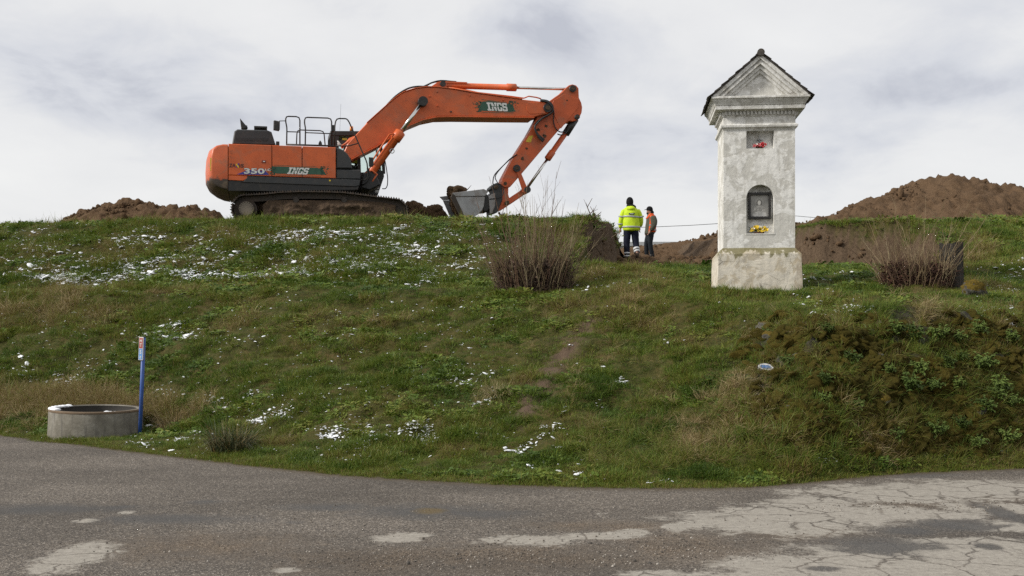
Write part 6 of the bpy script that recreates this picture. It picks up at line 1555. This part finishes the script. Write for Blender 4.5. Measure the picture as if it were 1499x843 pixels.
for (px_, py_, s_) in ((1118,488,1.0),(1150,525,1.0),(1208,498,1.1),(1310,490,1.3),(1335,500,1.5),(1375,495,1.4),(1400,495,1.3),(1430,498,1.4),(1345,540,1.3),(1385,540,1.1),(1405,522,1.2),(1462,572,1.6),(1455,590,1.3),(1370,635,1.3),(1405,632,1.2),(1478,505,1.2),(1205,570,1.0),(1208,585,.8),(1365,562,1.3),(1402,570,1.0),(1440,610,1.3),(1475,640,1.4),(1480,600,1.2),(1300,545,.9),(1255,600,.9),(1310,640,1.0),(1430,650,1.2)): WL.append((px_, py_, s_, UNIQ.get((px_, py_), 'low green leafy weed rooted in the moss of the rocky bank')))
for i, (px_, py_, s_, lb) in enumerate(WL):
    if i < 4: o = wp[i].build('leafy_weed', M_weed); wm_.append(o.data)
    else: o = bpy.data.objects.new('leafy_weed', wm_[i % 4]); C.objects.link(o)
    g = hit(px_, py_+4)[0]; o.location = (g[0], g[1]-.05, g[2]+.035); o.scale = (s_*.92,)*3; o.rotation_euler = (R(28), 0, random.uniform(0, 6.28)) if False else (R(25), random.gauss(0, .1), random.uniform(-.6, .6))
    tag(o, lb, 'weed', 'leafy weeds on the rocky bank')
def tussock(px_, py_, label, n, h0, h1, sp_, lean, wid, seed, tint_cols, scale=1):
    v, f, a = blades(n, h0, h1, sp_, lean, wid, seed, 1.0, 5)
    me_o = mesh_obj('grass_tussock', v, f)
    t = NT('tussock_blade'); attr(me_o.data, 'rnd', a['rnd']); t.P(col=t.ramp(t.attr('rnd'), *[(k/(len(tint_cols)-1), c) for k, c in enumerate(tint_cols)]), rough=.6); me_o.data.materials.append(t.m)
    g = hit(px_, py_)[0]; me_o.location = (g[0], g[1], g[2]-.02); tag(me_o, label, 'grass tussock'); return me_o
tussock(726, 580, 'pale dry grass tussock on the middle of the bank', 420, .16, .34, .13, .9, .006, 3, [(.10, .10, .03), (.24, .19, .085), (.40, .33, .18)])
tussock(338, 660, 'spiky dark green rush clump at the roadside right of the blue post', 700, .22, .50, .24, .7, .009, 5, [(.022, .036, .010), (.045, .058, .016), (.22, .145, .05)])
tussock(255, 622, 'straggly brown sedge clump just behind the blue marker post', 380, .2, .42, .22, .9, .008, 6, [(.06, .065, .02), (.16, .105, .04), (.26, .18, .08)])
# brown bent sedge behind the ring
sx, sy = [], []
for (px_, py_, rx, ry, n) in ((40,592,60,12,260),(110,590,60,10,200),(180,600,50,8,90),(235,600,30,10,60),(10,600,30,10,80)):
    p_ = hit(rng.normal(px_, rx, n), rng.normal(py_, ry, n)); sx.append(p_)
sp_ = np.concatenate(sx); sp_ = sp_[np.hypot(sp_[:,0]-rc.x, sp_[:,1]-rc.y) > .85]; n = len(sp_)
instancer('dry_grass', sp_, np.stack([rng.uniform(.1, .7, n), rng.normal(0, .3, n), rng.uniform(-3, 3, n)], -1), np.repeat(rng.uniform(.7, 1.4, n)[:, None], 3, 1), rng.integers(18, 21, n), rng.uniform(.58, .86, n), tufts, 'bent brown dry grass behind the concrete ring', 'dry grass')
# long grass hanging over the rocky bank and along its foot
P_ = []
for (px0, px1, py0, py1, n) in ((1000,1499,570,680,380),(1080,1499,445,475,120),(1050,1499,480,570,110),(860,1010,620,690,140),(690,1000,440,640,110)):
    P_.append(hit(rng.uniform(px0, px1, n), rng.uniform(py0, py1, n)))
P_ = np.concatenate(P_); n = len(P_); gn = fbm(P_[:,0]*1.5, P_[:,1]*1.5, oct=3)
instancer('long_grass', P_, np.stack([rng.uniform(.5, 1.3, n), rng.normal(0, .35, n), rng.uniform(-.8, .8, n)], -1), np.repeat(rng.uniform(.5, .95, n)[:, None], 3, 1), rng.integers(18, 21, n), .38 + .5*gn + rng.uniform(-.15, .35, n), tufts, 'long mixed green and straw grass hanging down the rocky bank', 'grass')
# fresh verge grass round the ring and creeping over the road edge
VP = []
for i in range(260):
    a_ = rng.uniform(R(150), R(400)); r_ = rng.uniform(.66, .86); VP.append((rc.x+r_*math.cos(a_), rc.y+r_*math.sin(a_)))
for i in range(2800):
    px_ = rng.uniform(-80, 1600); y_ = float(np.interp(px_, _pxs, TY[:, 0])) + abs(rng.normal(0, .24)) - .07; VP.append(((px_-CXP)/FPX*y_, y_))
VP = np.array(VP); VZ = np.maximum(ground(VP[:,0], VP[:,1]), 0.0); n = len(VP)
instancer('verge_grass', np.stack([VP[:,0], VP[:,1], VZ-.005], -1), np.stack([rng.normal(0, .2, n), rng.normal(0, .2, n), rng.uniform(-3, 3, n)], -1), np.repeat(rng.uniform(.4, .85, n)[:, None], 3, 1), np.where(rng.random(n) < .45, rng.integers(8, 12, n), rng.integers(0, 8, n)), rng.uniform(.34, .60, n), tufts, 'fresh short grass along the verge and round the concrete ring', 'grass')
# moss cushions
mosscol = bpy.data.collections.new('moss_cushions')
mm = NT('moss_cushion'); tn = mm.attr('tint', 'INSTANCER'); mm.P(col=mm.mix(tn, mm.mix(mm.noise(30, 4, .7), (.024, .022, .006), (.065, .055, .013)), mm.mix(mm.noise(30, 4, .7), (.045, .036, .008), (.105, .080, .017))), rough=.98, spec=.05, normal=mm.bump(mm.noise(90, 4, .7), 1.0, .02))
for i in range(5):
    o = lumpy('cushion_%d' % i, (0, 0, 0), (.10, .10, .045), i*3.3, mm.m, None, .5, 3, 1.5); C.objects.unlink(o); mosscol.objects.link(o)
n = 7500; mp = hit(rng.uniform(1040, 1600, n), rng.uniform(446, 665, n)); k = (rocky(mp[:,0], mp[:,1])*(fbm(mp[:,0]*1.4+2, mp[:,1]*1.4, mp[:,2]*1.4, oct=3)+.5) > .42*rng.random(n)+.12); mp = mp[k]; n = len(mp)
instancer('moss', mp-np.array((0, 0, .012)), np.stack([R(35)+rng.normal(0, .2, n), rng.normal(0, .2, n), rng.uniform(-3, 3, n)], -1), rng.uniform(.25, 1.0, n)[:, None]*np.array((1.1, 1, .9)), rng.integers(0, 5, n), np.clip(.45+.6*fbm(mp[:,0]*2, mp[:,1]*2, oct=2)+rng.normal(0, .15, n), 0, 1), mosscol, 'olive and rust brown moss cushions over the rocky bank', 'moss')
# ------------------------------------------------------------------ melting snow
flakes = bpy.data.collections.new('snow_flakes')
for i in range(7):
    o = lumpy('flake_%d' % i, (0, 0, 0), (.05, .04, .016), i*5.1, M_snow, None, .95, 3, 1.5); C.objects.unlink(o); flakes.objects.link(o)
SN = [(120,405,90,8,130),(170,385,60,9,110),(90,412,60,5,80),(150,395,120,14,140),(60,370,60,20,50),(200,350,90,14,60),(80,345,70,10,25),(270,408,60,5,90),(330,407,50,5,110),(380,404,70,6,150),(440,400,50,7,110),(290,375,70,20,60),
      (430,350,60,12,70),(480,345,50,10,50),(470,380,60,10,90),(520,390,60,12,110),(560,395,50,10,110),(600,405,50,7,80),(560,365,50,14,70),(610,370,50,12,50),(540,338,60,8,45),(400,365,60,15,60),(360,350,40,10,30),(650,345,50,15,30),(680,385,40,15,30),(640,412,40,4,30),(570,342,40,8,30),
      (262,470,18,4,35),(255,486,22,5,55),(275,492,16,4,30),(245,480,50,14,25),(95,550,40,6,45),(50,545,40,8,20),(130,530,50,10,18),(160,548,40,8,14),(30,520,30,15,10),(350,480,60,30,14),
      (315,578,14,6,55),(365,575,14,5,18),(375,614,16,3,45),(410,608,16,5,35),(350,600,40,10,25),(430,590,30,10,16),(490,638,16,5,50),(480,645,10,4,30),(540,635,10,6,14),(600,635,14,6,45),(625,630,8,10,40),(630,640,10,5,30),(535,660,10,6,16),(570,630,40,12,14),
      (265,640,24,5,22),(290,632,14,3,18),(225,620,20,15,22),(230,580,20,10,24),(340,640,20,10,8),(210,650,30,6,14),(660,560,24,8,16),(690,545,40,12,18),(700,560,20,10,14),(660,500,40,25,18),(700,585,14,5,12),(760,658,9,3,26),(775,648,12,3,12),(808,620,12,2,18),(800,632,8,4,8),(908,554,5,2,18),(880,580,4,3,6),(825,597,4,3,5),(853,692,4,2,8),(975,708,14,2,7),(850,640,60,30,12),(780,680,60,15,10),
      (1190,440,30,6,36),(1235,452,30,5,40),(1210,432,16,4,20),(1260,460,18,4,20),(1170,432,10,6,14),(1440,455,24,8,45),(1470,465,30,8,55),(1490,440,20,14,40),(1460,430,20,8,25),(1485,485,14,5,26),(1440,410,40,12,25),(1490,395,20,12,22),(1260,405,60,10,22),(1200,415,30,10,20),(980,398,30,8,10),(900,420,50,10,16),(880,400,40,10,10),(1375,318,4,1,8),(1445,640,30,10,18),(1480,640,14,8,20),(1380,655,30,6,12),(1210,675,30,4,10),(830,425,30,10,10),(1050,470,60,20,8),(1300,395,40,6,12),(700,470,60,30,10),(940,500,80,40,10)]
sp2 = []; ss = []
for (px_, py_, rx, ry, n) in SN:
    lowr = py_ > 425; n = int(n*(1.9 if lowr else 3.6)); sp_f = .95 if lowr else .75; a, b_ = rng.normal(px_, rx*sp_f, n), rng.normal(py_, ry*sp_f, n)
    k = int(max(1, n//3)); ci = rng.integers(0, k, n); a = a*.35 + .65*(a[ci] + rng.normal(0, 6.0, n)); b_ = b_*.35 + .65*(b_[ci] + rng.normal(0, 2.0, n))
    sp2.append(hit(a, b_)); ss.append(rng.lognormal(-1.22, .50, n))
n0 = 4200; a, b_ = rng.uniform(0, 760, n0), np.concatenate([rng.uniform(325, 420, n0*2//3), rng.uniform(420, 680, n0-n0*2//3)]); p_ = hit(a, b_); kk = fbm(p_[:,0]*.9, p_[:,1]*.9, oct=3) > -.12; sp2.append(p_[kk]); ss.append(rng.lognormal(-1.3, .4, kk.sum()))
sp2 = np.concatenate(sp2); ss = np.concatenate(ss); n = len(sp2)
ok = (np.hypot(sp2[:,0]-rc.x, sp2[:,1]-rc.y) > .7) & (soil_mask(sp2[:,0], sp2[:,1]) < .3); sp2, ss = sp2[ok], ss[ok]; n = len(sp2)
sc_ = ss*np.clip(sp2[:,1]/20, .62, 1.25)
instancer('snow', sp2+np.array((0, 0, .026))*np.clip(sc_, .6, 1.4)[:, None], np.stack([R(14)+rng.normal(0, .25, n), rng.normal(0, .25, n), rng.uniform(-3, 3, n)], -1), .78*sc_[:, None]*np.stack([rng.uniform(.8, 1.8, n), rng.uniform(.7, 1.2, n), rng.uniform(.5, 1.0, n)], -1), rng.integers(0, 7, n), rng.random(n), flakes, 'scattered scraps of melting snow in the grass', 'snow')
# loose grit on the road
gcol = bpy.data.collections.new('grit_stones')
gm = NT('road_grit'); gm.P(col=gm.ramp(gm.attr('tint', 'INSTANCER'), (0, (.05, .045, .04)), (.6, (.14, .115, .09)), (1, (.36, .33, .29))), rough=.9)
for i in range(4):
    o = lumpy('grit_%d' % i, (0, 0, 0), (.006, .005, .004), i*2.3, gm.m, None, .5, 1, 1.5); C.objects.unlink(o); gcol.objects.link(o)
pts = []
for (px_, py_, rx, ry, n) in ((760,815,240,20,800),(1000,800,120,22,500),(1340,741,150,8,350),(560,820,160,18,350),(300,790,220,35,300),(700,760,500,30,500)):
    a, b_ = rng.normal(px_, rx*.6, n), rng.normal(py_, ry*.6, n); b_ = np.clip(b_, 722, 860); Y = EYE*FPX/(b_-HORY); X = (a-CXP)/FPX*Y; pts.append(np.stack([X, Y, np.full(n, .002)], -1))
pts = np.concatenate(pts); n = len(pts); edge_ok = pts[:,1] < ctrl(CXP+FPX*pts[:,0]/pts[:,1])[0][0]-.15; pts = pts[edge_ok]; n = len(pts)
instancer('gravel', pts, rng.uniform(-3, 3, (n, 3)), np.repeat(rng.lognormal(-.25, .4, n)[:, None], 3, 1), rng.integers(0, 4, n), rng.random(n), gcol, 'loose road grit scattered over the asphalt', 'gravel')
